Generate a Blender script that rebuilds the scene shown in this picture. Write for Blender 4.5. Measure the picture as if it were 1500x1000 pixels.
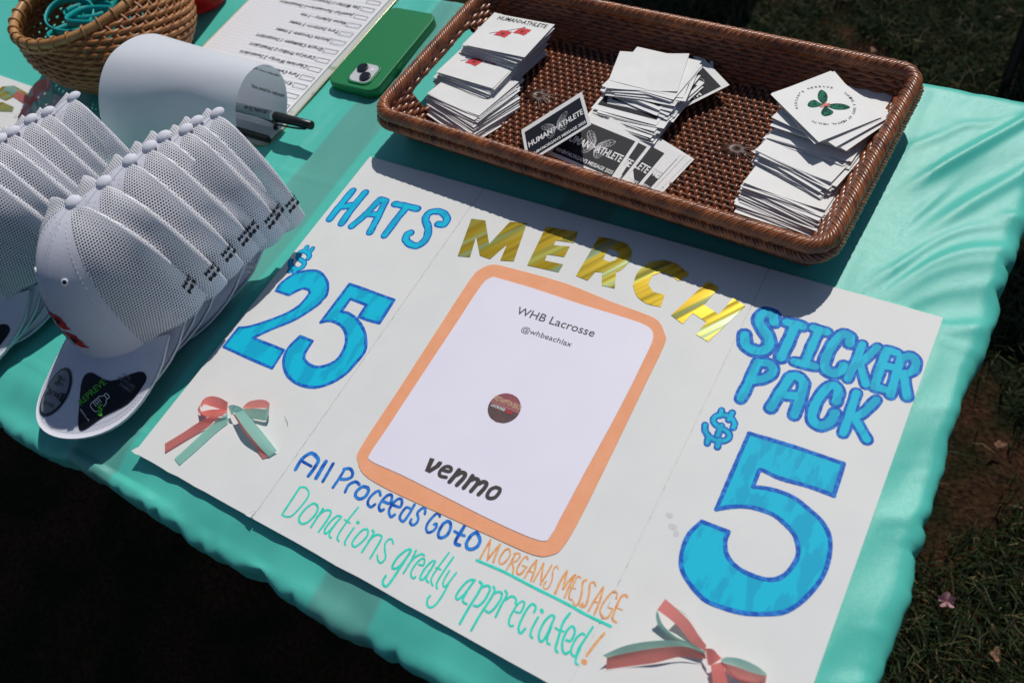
import bpy, math, random
import numpy as np
from mathutils import Vector, Matrix
from mathutils.geometry import tessellate_polygon
random.seed(7); rng = np.random.default_rng(11)
R = math.radians
for o in list(bpy.data.objects): bpy.data.objects.remove(o, do_unlink=True)
sc = bpy.context.scene
col = sc.collection
Z0 = 0.753           # height of the signboard's face above the ground; objects on the table use heights relative to it

# ---------------------------------------------------------------- camera
cam = bpy.data.cameras.new('camera'); camo = bpy.data.objects.new('camera', cam); col.objects.link(camo)
RM = [[0.8540340210841013, 0.4812765086904557, -0.197481171288927], [0.3137772311597671, -0.7793500366398931, -0.5423627656791229], [-0.4149334163894623, 0.40123115852600827, -0.8166050559427402]]
CP = (0.5941249421112752, -0.4638955548924994, 0.6218141872386327)
M = Matrix.Identity(4)
for i in range(3):
    M[i][0] = RM[0][i]; M[i][1] = -RM[1][i]; M[i][2] = -RM[2][i]; M[i][3] = CP[i] + (Z0 if i == 2 else 0)
camo.matrix_world = M
cam.sensor_width = 36; cam.lens = 1210 / 1500 * 36; cam.clip_start = 0.02; cam.clip_end = 200
cam.dof.use_dof = True; cam.dof.focus_distance = 0.80; cam.dof.aperture_fstop = 6.0
sc.camera = camo

# ---------------------------------------------------------------- light
SUN = Vector((-0.03, 0.87, 1.0)).normalized()
w = bpy.data.worlds.new('World'); sc.world = w; w.use_nodes = True
nt = w.node_tree; nt.nodes.clear()
sky = nt.nodes.new('ShaderNodeTexSky'); sky.sky_type = 'NISHITA'; sky.sun_disc = False
sky.sun_elevation = math.asin(SUN.z); sky.sun_rotation = math.atan2(SUN.x, SUN.y)
sky.air_density = 1.0; sky.dust_density = 0.6; sky.ozone_density = 1.2
bg = nt.nodes.new('ShaderNodeBackground'); bg.inputs[1].default_value = 0.05
ow = nt.nodes.new('ShaderNodeOutputWorld'); nt.links.new(sky.outputs[0], bg.inputs[0]); nt.links.new(bg.outputs[0], ow.inputs[0])
sl = bpy.data.lights.new('sun', 'SUN'); sl.energy = 3.1; sl.angle = R(0.53); sl.color = (1.0, 0.955, 0.89)
so = bpy.data.objects.new('sun', sl); col.objects.link(so); so.rotation_euler = (-SUN).to_track_quat('-Z', 'Y').to_euler(); so.location = (0, 3, 5)
sc.view_settings.view_transform = 'Standard'; sc.view_settings.look = 'None'; sc.view_settings.exposure = 0.0; sc.view_settings.gamma = 1
sc.view_settings.use_curve_mapping = False
sc.cycles.caustics_reflective = False; sc.cycles.max_bounces = 6; sc.cycles.transparent_max_bounces = 12

# ---------------------------------------------------------------- helpers
def srgb(r, g, b):
    f = lambda c: ((c / 255 + 0.055) / 1.055) ** 2.4 if c / 255 > 0.04045 else c / 255 / 12.92
    return (f(r), f(g), f(b), 1)

def mat(name, c, rough=0.6, c2=None, scale=60, detail=3, stretch=(1, 1, 1), bump=0.0, bscale=400, metal=0.0, spec=0.5, coat=0.0, trans=0.0, lo=0.35, hi=0.65):
    m = bpy.data.materials.new(name); m.use_nodes = True; n = m.node_tree.nodes; l = m.node_tree.links
    b = n['Principled BSDF']; b.inputs['Roughness'].default_value = rough; b.inputs['Metallic'].default_value = metal
    b.inputs['Specular IOR Level'].default_value = spec; b.inputs['Coat Weight'].default_value = coat; b.inputs['Coat Roughness'].default_value = 0.3 if coat < 1 else 0.03
    b.inputs['Base Color'].default_value = c
    tc = n.new('ShaderNodeTexCoord'); mp = n.new('ShaderNodeMapping'); mp.inputs['Scale'].default_value = stretch; l.new(tc.outputs['Object'], mp.inputs[0])
    if c2 is not None:
        ns = n.new('ShaderNodeTexNoise'); ns.inputs['Scale'].default_value = scale; ns.inputs['Detail'].default_value = detail
        l.new(mp.outputs[0], ns.inputs['Vector'])
        mr = n.new('ShaderNodeMapRange'); mr.inputs[1].default_value = lo; mr.inputs[2].default_value = hi; l.new(ns.outputs[0], mr.inputs[0])
        mx = n.new('ShaderNodeMix'); mx.data_type = 'RGBA'; mx.inputs[6].default_value = c; mx.inputs[7].default_value = c2
        l.new(mr.outputs[0], mx.inputs[0]); l.new(mx.outputs[2], b.inputs['Base Color'])
    if bump:
        nb = n.new('ShaderNodeTexNoise'); nb.inputs['Scale'].default_value = bscale; nb.inputs['Detail'].default_value = 2
        l.new(mp.outputs[0], nb.inputs['Vector'])
        bp = n.new('ShaderNodeBump'); bp.inputs['Strength'].default_value = bump; bp.inputs['Distance'].default_value = 0.0006
        l.new(nb.outputs[0], bp.inputs['Height']); l.new(bp.outputs[0], b.inputs['Normal'])
    if trans:
        tr = n.new('ShaderNodeBsdfTranslucent'); tr.inputs[0].default_value = c
        ms = n.new('ShaderNodeMixShader'); ms.inputs[0].default_value = trans
        l.new(b.outputs[0], ms.inputs[1]); l.new(tr.outputs[0], ms.inputs[2]); l.new(ms.outputs[0], n['Material Output'].inputs[0])
    return m

def tag(o, label=None, cat=None, group=None, kind=None):
    if label: o['label'] = label
    if cat: o['category'] = cat
    if group: o['group'] = group
    if kind: o['kind'] = kind
    return o

def empty(name, loc=(0, 0, 0), rz=0):
    o = bpy.data.objects.new(name, None); col.objects.link(o); o.location = loc; o.rotation_euler = (0, 0, rz); o.empty_display_size = 0.01
    return o

def link(name, me, parent=None, loc=None):
    o = bpy.data.objects.new(name, me); col.objects.link(o)
    if parent is not None: o.parent = parent
    if loc is not None: o.location = loc
    return o

def mesh(name, verts, faces, mats=None, smooth=False, midx=None, uv=None):
    me = bpy.data.meshes.new(name)
    verts = np.asarray(verts, dtype=np.float32)
    if isinstance(faces, np.ndarray):
        nf, k = faces.shape
        me.vertices.add(len(verts)); me.vertices.foreach_set('co', verts.ravel())
        me.loops.add(nf * k); me.loops.foreach_set('vertex_index', faces.astype(np.int32).ravel())
        me.polygons.add(nf); me.polygons.foreach_set('loop_start', np.arange(0, nf * k, k, dtype=np.int32))
        me.update(calc_edges=True)
    else:
        me.from_pydata([tuple(map(float, v)) for v in verts], [], faces)
    me.validate()
    if mats:
        for m in (mats if isinstance(mats, (list, tuple)) else [mats]): me.materials.append(m)
    if smooth: me.polygons.foreach_set('use_smooth', np.ones(len(me.polygons), dtype=bool))
    if midx is not None: me.polygons.foreach_set('material_index', np.asarray(midx, dtype=np.int32))
    if uv is not None:
        ul = me.uv_layers.new(name='UVMap'); li = np.empty(len(me.loops), dtype=np.int32); me.loops.foreach_get('vertex_index', li)
        ul.data.foreach_set('uv', np.asarray(uv, dtype=np.float32)[li].ravel())
    me.update(); return me

def grid_faces(nu, nv, closed_u=False):
    a = np.arange(nu * nv).reshape(nu, nv); 
    if closed_u: a = np.vstack([a, a[:1]])
    return np.stack([a[:-1, :-1], a[1:, :-1], a[1:, 1:], a[:-1, 1:]], -1).reshape(-1, 4)

class Geo:
    """collects pieces of quads/tris into one mesh"""
    def __init__(s): s.v = []; s.f = []; s.n = 0; s.mi = []
    def add(s, v, f, mi=0):
        v = np.asarray(v, dtype=float)
        for q in f: s.f.append(tuple(int(i) + s.n for i in q)); s.mi.append(mi)
        s.v.append(v); s.n += len(v)
    def box(s, x0, x1, y0, y1, z0, z1, mi=0):
        v = [(x, y, z) for x in (x0, x1) for y in (y0, y1) for z in (z0, z1)]
        s.add(v, [(0, 1, 3, 2), (4, 6, 7, 5), (0, 4, 5, 1), (2, 3, 7, 6), (0, 2, 6, 4), (1, 5, 7, 3)], mi)
    def me(s, name, mats, smooth=False):
        return mesh(name, np.vstack(s.v), s.f, mats, smooth, s.mi if len(set(s.mi)) > 1 else None)

def tube_arrays(P, r, sides=5, closed=False, ref=(0, 0, 1), rr=None, caps=False):
    P = np.asarray(P, float); n = len(P)
    if closed: T = np.roll(P, -1, 0) - np.roll(P, 1, 0)
    else: T = np.gradient(P, axis=0)
    T /= np.linalg.norm(T, axis=1)[:, None] + 1e-12
    ref = np.asarray(ref, float); U = np.cross(T, ref if ref.ndim == 2 else ref[None]); U /= np.linalg.norm(U, axis=1)[:, None] + 1e-9
    Vv = np.cross(U, T); a = np.arange(sides) * 2 * np.pi / sides
    rad = (np.full(n, r) if rr is None else np.asarray(rr))[:, None, None]
    V = P[:, None] + rad * (np.cos(a)[None, :, None] * U[:, None] + np.sin(a)[None, :, None] * Vv[:, None])
    idx = np.arange(n * sides).reshape(n, sides)
    if closed: idx = np.vstack([idx, idx[:1]])
    j = np.roll(idx, -1, 1)
    F = np.stack([idx[:-1], j[:-1], j[1:], idx[1:]], -1).reshape(-1, 4)
    return V.reshape(-1, 3), F

def tubes(paths, r, sides=5, closed=False, ref=(0, 0, 1)):
    vs, fs, n = [], [], 0
    for p in paths:
        rf = ref
        if isinstance(p, tuple): p, rf = p
        v, f = tube_arrays(p, r, sides, closed, rf); vs.append(v); fs.append(f + n); n += len(v)
    return np.vstack(vs), np.vstack(fs)

def catmull(pts, k=5, closed=False):
    P = [np.array(p, float) for p in pts]
    if len(P) < 3 and not closed: return np.array([P[0] + (P[-1] - P[0]) * t for t in np.linspace(0, 1, 4)])
    if closed: Q = [P[-1]] + P + P[:2]
    else: Q = [2 * P[0] - P[1]] + P + [2 * P[-1] - P[-2]]
    out = []
    for i in range(1, len(Q) - 2):
        a, b, c, d = Q[i - 1], Q[i], Q[i + 1], Q[i + 2]
        for t in np.linspace(0, 1, k, endpoint=False):
            out.append(0.5 * (2 * b + (c - a) * t + (2 * a - 5 * b + 4 * c - d) * t * t + (3 * b - a - 3 * c + d) * t ** 3))
    if not closed: out.append(Q[-2])
    return np.array(out)

def smart(ring, k=4, lim=38):
    """smooth the gentle bends of a closed outline and keep its corners"""
    P = [np.array(p, float) for p in ring]; n = len(P); cor = []
    for i in range(n):
        a, b = P[i] - P[i - 1], P[(i + 1) % n] - P[i]; ang = abs(math.degrees(math.atan2(a[0] * b[1] - a[1] * b[0], a @ b)))
        if ang > lim: cor.append(i)
    if not cor: return [tuple(p) for p in catmull(P, k, True)]
    out = []
    for c, d in zip(cor, cor[1:] + [cor[0] + n]):
        run = [P[i % n] for i in range(c, d + 1)]
        out += [tuple(p) for p in (catmull(run, k)[:-1] if len(run) > 2 else run[:-1])]
    return out
def poly_faces(rings):
    tr = tessellate_polygon([[Vector((p[0], p[1], 0)) for p in r] for r in rings]); return tr

def stroke(pts, width, z, closed=False, k=5, wob=0.05):
    """flat marker stroke with round ends (mm in, metres out)"""
    P = catmull(pts, k, closed); n = len(P)
    T = np.gradient(P, axis=0) if not closed else np.roll(P, -1, 0) - np.roll(P, 1, 0)
    T /= np.linalg.norm(T, axis=1)[:, None] + 1e-9; N = np.c_[-T[:, 1], T[:, 0]]
    hw = width / 2 * (1 + wob * np.sin(np.arange(n) * 1.7 + P[0, 0]))[:, None]
    A = P + N * hw; B = P - N * hw
    V = []; F = []
    zz = z + np.linspace(0, 0.006, n)
    for i in range(n): V += [(A[i, 0], A[i, 1], zz[i]), (B[i, 0], B[i, 1], zz[i])]
    for i in range(n - 1): F.append((2 * i, 2 * i + 1, 2 * i + 3, 2 * i + 2))
    if closed: F.append((2 * n - 2, 2 * n - 1, 1, 0))
    else:
        for e, sgn in ((0, -1), (n - 1, 1)):
            c = len(V); ang0 = math.atan2(N[e, 1], N[e, 0]); h = float(hw[e, 0])
            arc = [ang0 - sgn * a for a in np.linspace(0, math.pi, 6)]
            ring = [(P[e, 0] + h * math.cos(a), P[e, 1] + h * math.sin(a), zz[e]) for a in arc]
            V += ring; f = list(range(c, c + 6)); F.append(tuple(f if sgn < 0 else f[::-1]))
    V = np.array(V); V[:, :2] /= 1000; V[:, 2] /= 1000
    # orient faces up
    F2 = []
    for f in F:
        a, b, c3 = V[f[0]], V[f[1]], V[f[2]]
        cr = (b[0] - a[0]) * (c3[1] - a[1]) - (b[1] - a[1]) * (c3[0] - a[0])
        F2.append(f if cr >= 0 else f[::-1])
    return V, F2

_tc = {}
def text_mesh(s, bold=0.0, shear=0.0, space=1.0):
    key = (s, bold, shear, space)
    if key in _tc: return _tc[key]
    cu = bpy.data.curves.new('print', 'FONT'); cu.body = s; cu.size = 1; cu.offset = bold; cu.shear = shear; cu.resolution_u = 3; cu.space_character = space
    o = bpy.data.objects.new('tmp', cu); col.objects.link(o)
    bpy.context.view_layer.update()
    me = bpy.data.meshes.new_from_object(o.evaluated_get(bpy.context.evaluated_depsgraph_get()))
    v = np.empty(len(me.vertices) * 3, dtype=np.float32); me.vertices.foreach_get('co', v); v = v.reshape(-1, 3).astype(float)
    f = [tuple(p.vertices) for p in me.polygons]
    bpy.data.objects.remove(o, do_unlink=True); bpy.data.meshes.remove(me); bpy.data.curves.remove(cu)
    v[:, 0] -= v[:, 0].min(); wd = v[:, 0].max(); v[:, 0] /= wd
    _tc[key] = (v, f, wd); return _tc[key]

def text_on(s, p0, p1, h, z, bold=0.0, shear=0.0, space=1.0):
    """text along the baseline p0->p1 (metres, plan), capital height h"""
    v, f, wd = text_mesh(s, bold, shear, space)
    p0 = np.array(p0, float); d = np.array(p1, float) - p0; L = np.linalg.norm(d); u = d / L; n = np.array([-u[1], u[0]])
    P = p0 + v[:, :1] * d[None] + v[:, 1:2] * n[None] * (h / 0.70)
    return np.c_[P, np.full(len(P), z)], f

def rounded_rect(w_, h_, r, k=5):
    pts = []
    for cx, cy, a0 in ((w_ / 2 - r, h_ / 2 - r, 0), (-w_ / 2 + r, h_ / 2 - r, 90), (-w_ / 2 + r, -h_ / 2 + r, 180), (w_ / 2 - r, -h_ / 2 + r, 270)):
        for a in np.linspace(a0, a0 + 90, k): pts.append((cx + r * math.cos(R(a)), cy + r * math.sin(R(a))))
    return pts

def slab(ring, z0, z1, bev=0.0):
    """closed prism from a ccw ring, optional bevelled top edge"""
    n = len(ring); V = [(x, y, z0) for x, y in ring]
    cx = sum(p[0] for p in ring) / n; cy = sum(p[1] for p in ring) / n
    levels = [(0, z1)] if not bev else [(0, z1 - bev), (bev * 0.3, z1 - bev * 0.3), (bev, z1)]
    for ins, z in levels:
        for x, y in ring:
            d = math.hypot(x - cx, y - cy) + 1e-9; V.append((x - (x - cx) / d * ins, y - (y - cy) / d * ins, z))
    F = []
    for L in range(len(levels)):
        for i in range(n):
            j = (i + 1) % n; F.append((L * n + i, L * n + j, (L + 1) * n + j, (L + 1) * n + i))
    base = len(levels) * n; F.append(tuple(range(base, base + n))); F.append(tuple(range(n - 1, -1, -1)))
    return V, F

def copy_tree(o, parent=None):
    c = o.copy(); col.objects.link(c)
    if parent is not None: c.parent = parent
    for ch in list(o.children): copy_tree(ch, c)
    return c

# ---------------------------------------------------------------- materials
m_white = mat('foam_board_white', (0.735, 0.745, 0.735, 1), 0.55, (0.765, 0.77, 0.76, 1), 25, 4, bump=0.2, bscale=1300, spec=0.3)
m_edge = mat('foam_edge', (0.66, 0.64, 0.62, 1), 0.8)
m_crease = mat('fold_crease', (0.58, 0.58, 0.58, 1), 0.8, (0.74, 0.74, 0.73, 1), 160, 3, lo=0.36, hi=0.50)
m_stain = mat('water_stain', (0.60, 0.60, 0.60, 1), 0.5)
m_cyan = mat('cyan_marker', (0.0, 0.52, 0.74, 1), 0.6, (0.0, 0.41, 0.64, 1), 80, 4, stretch=(1, 0.3, 1), lo=0.49, hi=0.535, spec=0.25)
m_blue = mat('blue_marker', (0.008, 0.10, 0.50, 1), 0.6, (0.03, 0.25, 0.70, 1), 230, 2, lo=0.42, hi=0.66, spec=0.2)
m_blue2 = mat('royal_marker', (0.006, 0.075, 0.42, 1), 0.6, (0.03, 0.24, 0.72, 1), 130, 2, lo=0.35, hi=0.6, spec=0.2)
m_teal = mat('mint_marker', (0.03, 0.66, 0.50, 1), 0.6, (0.05, 0.74, 0.60, 1), 150, 2, spec=0.2)
m_orange = mat('orange_marker', (0.80, 0.28, 0.07, 1), 0.5, (0.82, 0.46, 0.20, 1), 220, 2, lo=0.35, hi=0.6)
m_peach = mat('peach_card', (0.90, 0.40, 0.22, 1), 0.75, (0.86, 0.37, 0.19, 1), 60, 5, bump=0.3, bscale=700)
m_sheet = mat('printer_paper', (0.80, 0.775, 0.90, 1), 0.55, (0.82, 0.80, 0.91, 1), 20, 2)
m_print = mat('dark_print', (0.045, 0.035, 0.036, 1), 0.55)
m_print2 = mat('slate_print', (0.06, 0.06, 0.075, 1), 0.5)
m_badge = mat('badge_print', (0.075, 0.045, 0.045, 1), 0.5, (0.13, 0.05, 0.055, 1), 200, 2)
m_badge2 = mat('badge_maroon', (0.30, 0.07, 0.09, 1), 0.5, (0.22, 0.05, 0.07, 1), 300, 2)
m_badge3 = mat('badge_tan', (0.62, 0.42, 0.27, 1), 0.5)
m_cloth_white = mat('paper_white_ink', (0.80, 0.80, 0.80, 1), 0.6, spec=0.2)
m_red = mat('red_print', (0.60, 0.02, 0.03, 1), 0.5)
m_black = mat('black_print', (0.012, 0.014, 0.022, 1), 0.6, spec=0.2)
m_grey_print = mat('grey_print', (0.30, 0.31, 0.36, 1), 0.5)
m_sticker = mat('sticker_paper', (0.80, 0.80, 0.79, 1), 0.6, (0.75, 0.75, 0.745, 1), 30, 3)
m_sticker_edge = mat('sticker_edge', (0.72, 0.72, 0.70, 1), 0.7)
m_green = mat('butterfly_green', (0.008, 0.17, 0.10, 1), 0.7, (0.004, 0.045, 0.035, 1), 420, 2, lo=0.47, hi=0.53, spec=0.15)
m_coral = mat('coral_ribbon', (0.98, 0.33, 0.30, 1), 0.30, (0.97, 0.30, 0.27, 1), 60, 3, bump=0.25, bscale=1500, trans=0.5)
m_mint = mat('mint_ribbon', (0.40, 0.74, 0.65, 1), 0.30, (0.44, 0.77, 0.68, 1), 60, 3, bump=0.25, bscale=1500, trans=0.5)
m_rattan = mat('brown_rattan', (0.33, 0.100, 0.034, 1), 0.30, (0.13, 0.036, 0.014, 1), 90, 4, coat=0.25, bump=0.2, bscale=600, lo=0.3, hi=0.7)
m_rattan2 = mat('brown_rattan_rim', (0.38, 0.125, 0.040, 1), 0.32, (0.12, 0.034, 0.013, 1), 70, 4, coat=0.25, lo=0.3, hi=0.7)
m_straw = mat('tan_reed', (0.42, 0.18, 0.055, 1), 0.45, (0.24, 0.085, 0.028, 1), 60, 4, bump=0.2, bscale=500)
m_straw2 = mat('pale_reed', (0.52, 0.27, 0.10, 1), 0.42, (0.36, 0.16, 0.05, 1), 50, 4)
m_silicone = mat('teal_silicone', (0.0, 0.36, 0.36, 1), 0.4)
m_fabric = mat('white_twill', (0.72, 0.73, 0.82, 1), 0.85, (0.68, 0.69, 0.79, 1), 500, 2, bump=0.5, bscale=2200)
m_thread = mat('white_thread', (0.80, 0.80, 0.85, 1), 0.8)
m_emb = mat('black_thread', (0.008, 0.008, 0.010, 1), 0.7)
m_emb_red = mat('red_thread', (0.62, 0.010, 0.020, 1), 0.6, (0.48, 0.006, 0.014, 1), 900, 2)
m_decal = mat('black_label', (0.006, 0.006, 0.008, 1), 0.28)
m_decal2 = mat('silver_label', (0.20, 0.22, 0.27, 1), 0.35)
m_lime = mat('lime_print', (0.10, 0.50, 0.04, 1), 0.5)
m_hole = mat('eyelet_hole', (0.01, 0.01, 0.012, 1), 0.9)
m_phone = mat('green_case', (0.004, 0.19, 0.055, 1), 0.45, (0.004, 0.21, 0.065, 1), 900, 2, bump=0.08, bscale=2500)
m_cam = mat('camera_plate', (0.60, 0.62, 0.66, 1), 0.22)
m_lens = mat('lens_glass', (0.004, 0.004, 0.006, 1), 0.06, coat=1)
m_steel = mat('steel', (0.55, 0.55, 0.55, 1), 0.25, metal=1)
m_plastic = mat('black_plastic', (0.008, 0.008, 0.009, 1), 0.35)
m_barrel = mat('grey_barrel', (0.42, 0.44, 0.46, 1), 0.4)
m_clipb = mat('marbled_board', (0.62, 0.64, 0.60, 1), 0.25, (0.16, 0.28, 0.08, 1), 30, 3, lo=0.6, hi=0.7)
m_clipe = mat('gilt_edge', (0.40, 0.38, 0.22, 1), 0.3, metal=0.7)
m_rulepaper = mat('ruled_paper', (0.82, 0.82, 0.85, 1), 0.6)
m_rule = mat('paper_rule', (0.60, 0.64, 0.74, 1), 0.7)
m_pen = mat('pen_ink', (0.03, 0.03, 0.035, 1), 0.6)
m_curl = mat('sheet_paper', (0.77, 0.79, 0.86, 1), 0.55, (0.74, 0.76, 0.83, 1), 12, 2, bump=0.3, bscale=25, trans=0.22)
m_chair = mat('black_chair_metal', (0.006, 0.006, 0.007, 1), 0.4)
m_petal = mat('pink_petal', (0.42, 0.17, 0.20, 1), 0.7, (0.50, 0.32, 0.34, 1), 300, 2)
m_dry = mat('dry_leaf', (0.17, 0.075, 0.04, 1), 0.8, (0.26, 0.14, 0.08, 1), 300, 3)

def foil(name):
    m = mat(name, (0.60, 0.42, 0.04, 1), 0.30, metal=0.6); n = m.node_tree.nodes; l = m.node_tree.links; b = n['Principled BSDF']
    tc = n['Texture Coordinate']; mp = n.new('ShaderNodeMapping'); mp.inputs['Scale'].default_value = (1, 0.05, 1); vr = n.new('ShaderNodeVectorRotate'); vr.rotation_type = 'Z_AXIS'; vr.inputs['Angle'].default_value = R(36)
    l.new(tc.outputs['Object'], vr.inputs[0]); l.new(vr.outputs[0], mp.inputs[0])
    ns = n.new('ShaderNodeTexNoise'); ns.inputs['Scale'].default_value = 42; ns.inputs['Detail'].default_value = 2; ns.inputs['Roughness'].default_value = 0.5; l.new(mp.outputs[0], ns.inputs['Vector'])
    bp = n.new('ShaderNodeBump'); bp.inputs['Strength'].default_value = 1.0; bp.inputs['Distance'].default_value = 0.0065
    l.new(ns.outputs[0], bp.inputs['Height']); l.new(bp.outputs[0], b.inputs['Normal'])
    n2 = n.new('ShaderNodeTexNoise'); n2.inputs['Scale'].default_value = 30; l.new(mp.outputs[0], n2.inputs['Vector'])
    cr = n.new('ShaderNodeValToRGB'); l.new(n2.outputs[0], cr.inputs[0]); e = cr.color_ramp.elements
    e[0].position = 0.36; e[0].color = (0.52, 0.36, 0.02, 1); e[1].position = 0.62; e[1].color = (0.55, 0.40, 0.03, 1)
    for p, c in ((0.46, (0.50, 0.34, 0.02, 1)), (0.52, (0.50, 0.50, 0.10, 1)), (0.55, (0.42, 0.58, 0.34, 1)), (0.58, (0.55, 0.42, 0.03, 1))):
        q = cr.color_ramp.elements.new(p); q.color = c
    l.new(cr.outputs[0], b.inputs['Base Color'])  # yellow-green diffraction reflections are painted into the foil's base colour as streaks
    return m
m_foil = foil('holographic_gold_foil')

def net_mat():
    m = bpy.data.materials.new('cap_mesh_net'); m.use_nodes = True; n = m.node_tree.nodes; l = m.node_tree.links; b = n['Principled BSDF']
    b.inputs['Base Color'].default_value = (0.88, 0.88, 0.93, 1); b.inputs['Roughness'].default_value = 0.45
    uv = n.new('ShaderNodeUVMap'); uv.uv_map = 'UVMap'; sp = n.new('ShaderNodeSeparateXYZ'); l.new(uv.outputs[0], sp.inputs[0])
    def mth(op, a, bb=None, c=None):
        q = n.new('ShaderNodeMath'); q.operation = op
        for i, x in enumerate((a, bb, c)):
            if x is None: continue
            if isinstance(x, (int, float)): q.inputs[i].default_value = x
            else: l.new(x, q.inputs[i])
        return q.outputs[0]
    v = mth('MULTIPLY', sp.outputs[1], 1 / 0.0025); row = mth('FLOOR', v)
    off = mth('MULTIPLY', mth('MODULO', row, 2.0), 0.5)
    u = mth('ADD', mth('MULTIPLY', sp.outputs[0], 1 / 0.0027), off)
    fu = mth('SUBTRACT', mth('FRACT', u), 0.5); fv = mth('SUBTRACT', mth('FRACT', v), 0.5)
    d = mth('ADD', mth('MULTIPLY', mth('MULTIPLY', fu, fu), 1.0), mth('MULTIPLY', mth('MULTIPLY', fv, fv), 1.25))
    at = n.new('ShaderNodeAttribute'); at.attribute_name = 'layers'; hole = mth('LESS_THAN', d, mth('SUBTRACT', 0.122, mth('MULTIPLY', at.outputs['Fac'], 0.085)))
    tr0 = n.new('ShaderNodeBsdfTransparent'); dk = n.new('ShaderNodeBsdfDiffuse'); dk.inputs[0].default_value = (0.02, 0.02, 0.026, 1); tr = n.new('ShaderNodeMixShader'); tr.inputs[0].default_value = 0.62; l.new(tr0.outputs[0], tr.inputs[1]); l.new(dk.outputs[0], tr.inputs[2]); ms = n.new('ShaderNodeMixShader')  # dark diffuse paints the shade inside the cap into the net holes
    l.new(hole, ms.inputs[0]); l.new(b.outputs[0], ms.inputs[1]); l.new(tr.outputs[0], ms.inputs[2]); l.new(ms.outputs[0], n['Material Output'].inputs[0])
    return m
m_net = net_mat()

def cloth_mat():
    m = bpy.data.materials.new('teal_plastic_cover'); m.use_nodes = True; n = m.node_tree.nodes; l = m.node_tree.links; b = n['Principled BSDF']
    tc = n.new('ShaderNodeTexCoord'); sp = n.new('ShaderNodeSeparateXYZ'); l.new(tc.outputs['Object'], sp.inputs[0])
    nz = n.new('ShaderNodeTexNoise'); nz.inputs['Scale'].default_value = 9; nz.inputs['Detail'].default_value = 3; l.new(tc.outputs['Object'], nz.inputs['Vector'])
    mx0 = n.new('ShaderNodeMix'); mx0.data_type = 'RGBA'; mx0.inputs[6].default_value = (0.085, 0.58, 0.48, 1); mx0.inputs[7].default_value = (0.110, 0.64, 0.54, 1)
    l.new(nz.outputs[0], mx0.inputs[0]); last = mx0.outputs[2]
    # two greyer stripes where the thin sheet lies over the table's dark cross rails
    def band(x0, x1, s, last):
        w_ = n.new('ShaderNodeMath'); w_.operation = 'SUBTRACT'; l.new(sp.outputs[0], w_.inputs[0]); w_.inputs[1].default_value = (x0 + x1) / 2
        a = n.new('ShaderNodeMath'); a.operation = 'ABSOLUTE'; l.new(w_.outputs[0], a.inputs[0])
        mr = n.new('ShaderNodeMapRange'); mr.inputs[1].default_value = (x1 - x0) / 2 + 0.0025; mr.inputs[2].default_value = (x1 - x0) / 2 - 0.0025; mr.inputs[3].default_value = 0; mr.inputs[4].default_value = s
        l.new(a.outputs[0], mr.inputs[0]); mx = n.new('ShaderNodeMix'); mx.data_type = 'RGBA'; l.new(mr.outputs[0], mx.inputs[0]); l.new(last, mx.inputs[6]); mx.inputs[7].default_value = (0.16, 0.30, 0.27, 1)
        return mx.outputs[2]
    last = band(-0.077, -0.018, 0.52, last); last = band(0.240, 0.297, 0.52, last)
    l.new(last, b.inputs['Base Color']); b.inputs['Roughness'].default_value = 0.32; b.inputs['Specular IOR Level'].default_value = 0.5
    nb = n.new('ShaderNodeTexNoise'); nb.inputs['Scale'].default_value = 2300; nb.inputs['Detail'].default_value = 1; l.new(tc.outputs['Object'], nb.inputs['Vector'])
    bp = n.new('ShaderNodeBump'); bp.inputs['Strength'].default_value = 0.6; bp.inputs['Distance'].default_value = 0.0003; l.new(nb.outputs[0], bp.inputs['Height']); l.new(bp.outputs[0], b.inputs['Normal'])
    tr = n.new('ShaderNodeBsdfTranslucent'); l.new(last, tr.inputs[0]); ms = n.new('ShaderNodeMixShader'); ms.inputs[0].default_value = 0.10
    l.new(b.outputs[0], ms.inputs[1]); l.new(tr.outputs[0], ms.inputs[2]); l.new(ms.outputs[0], n['Material Output'].inputs[0])
    return m
m_cloth = cloth_mat()

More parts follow.
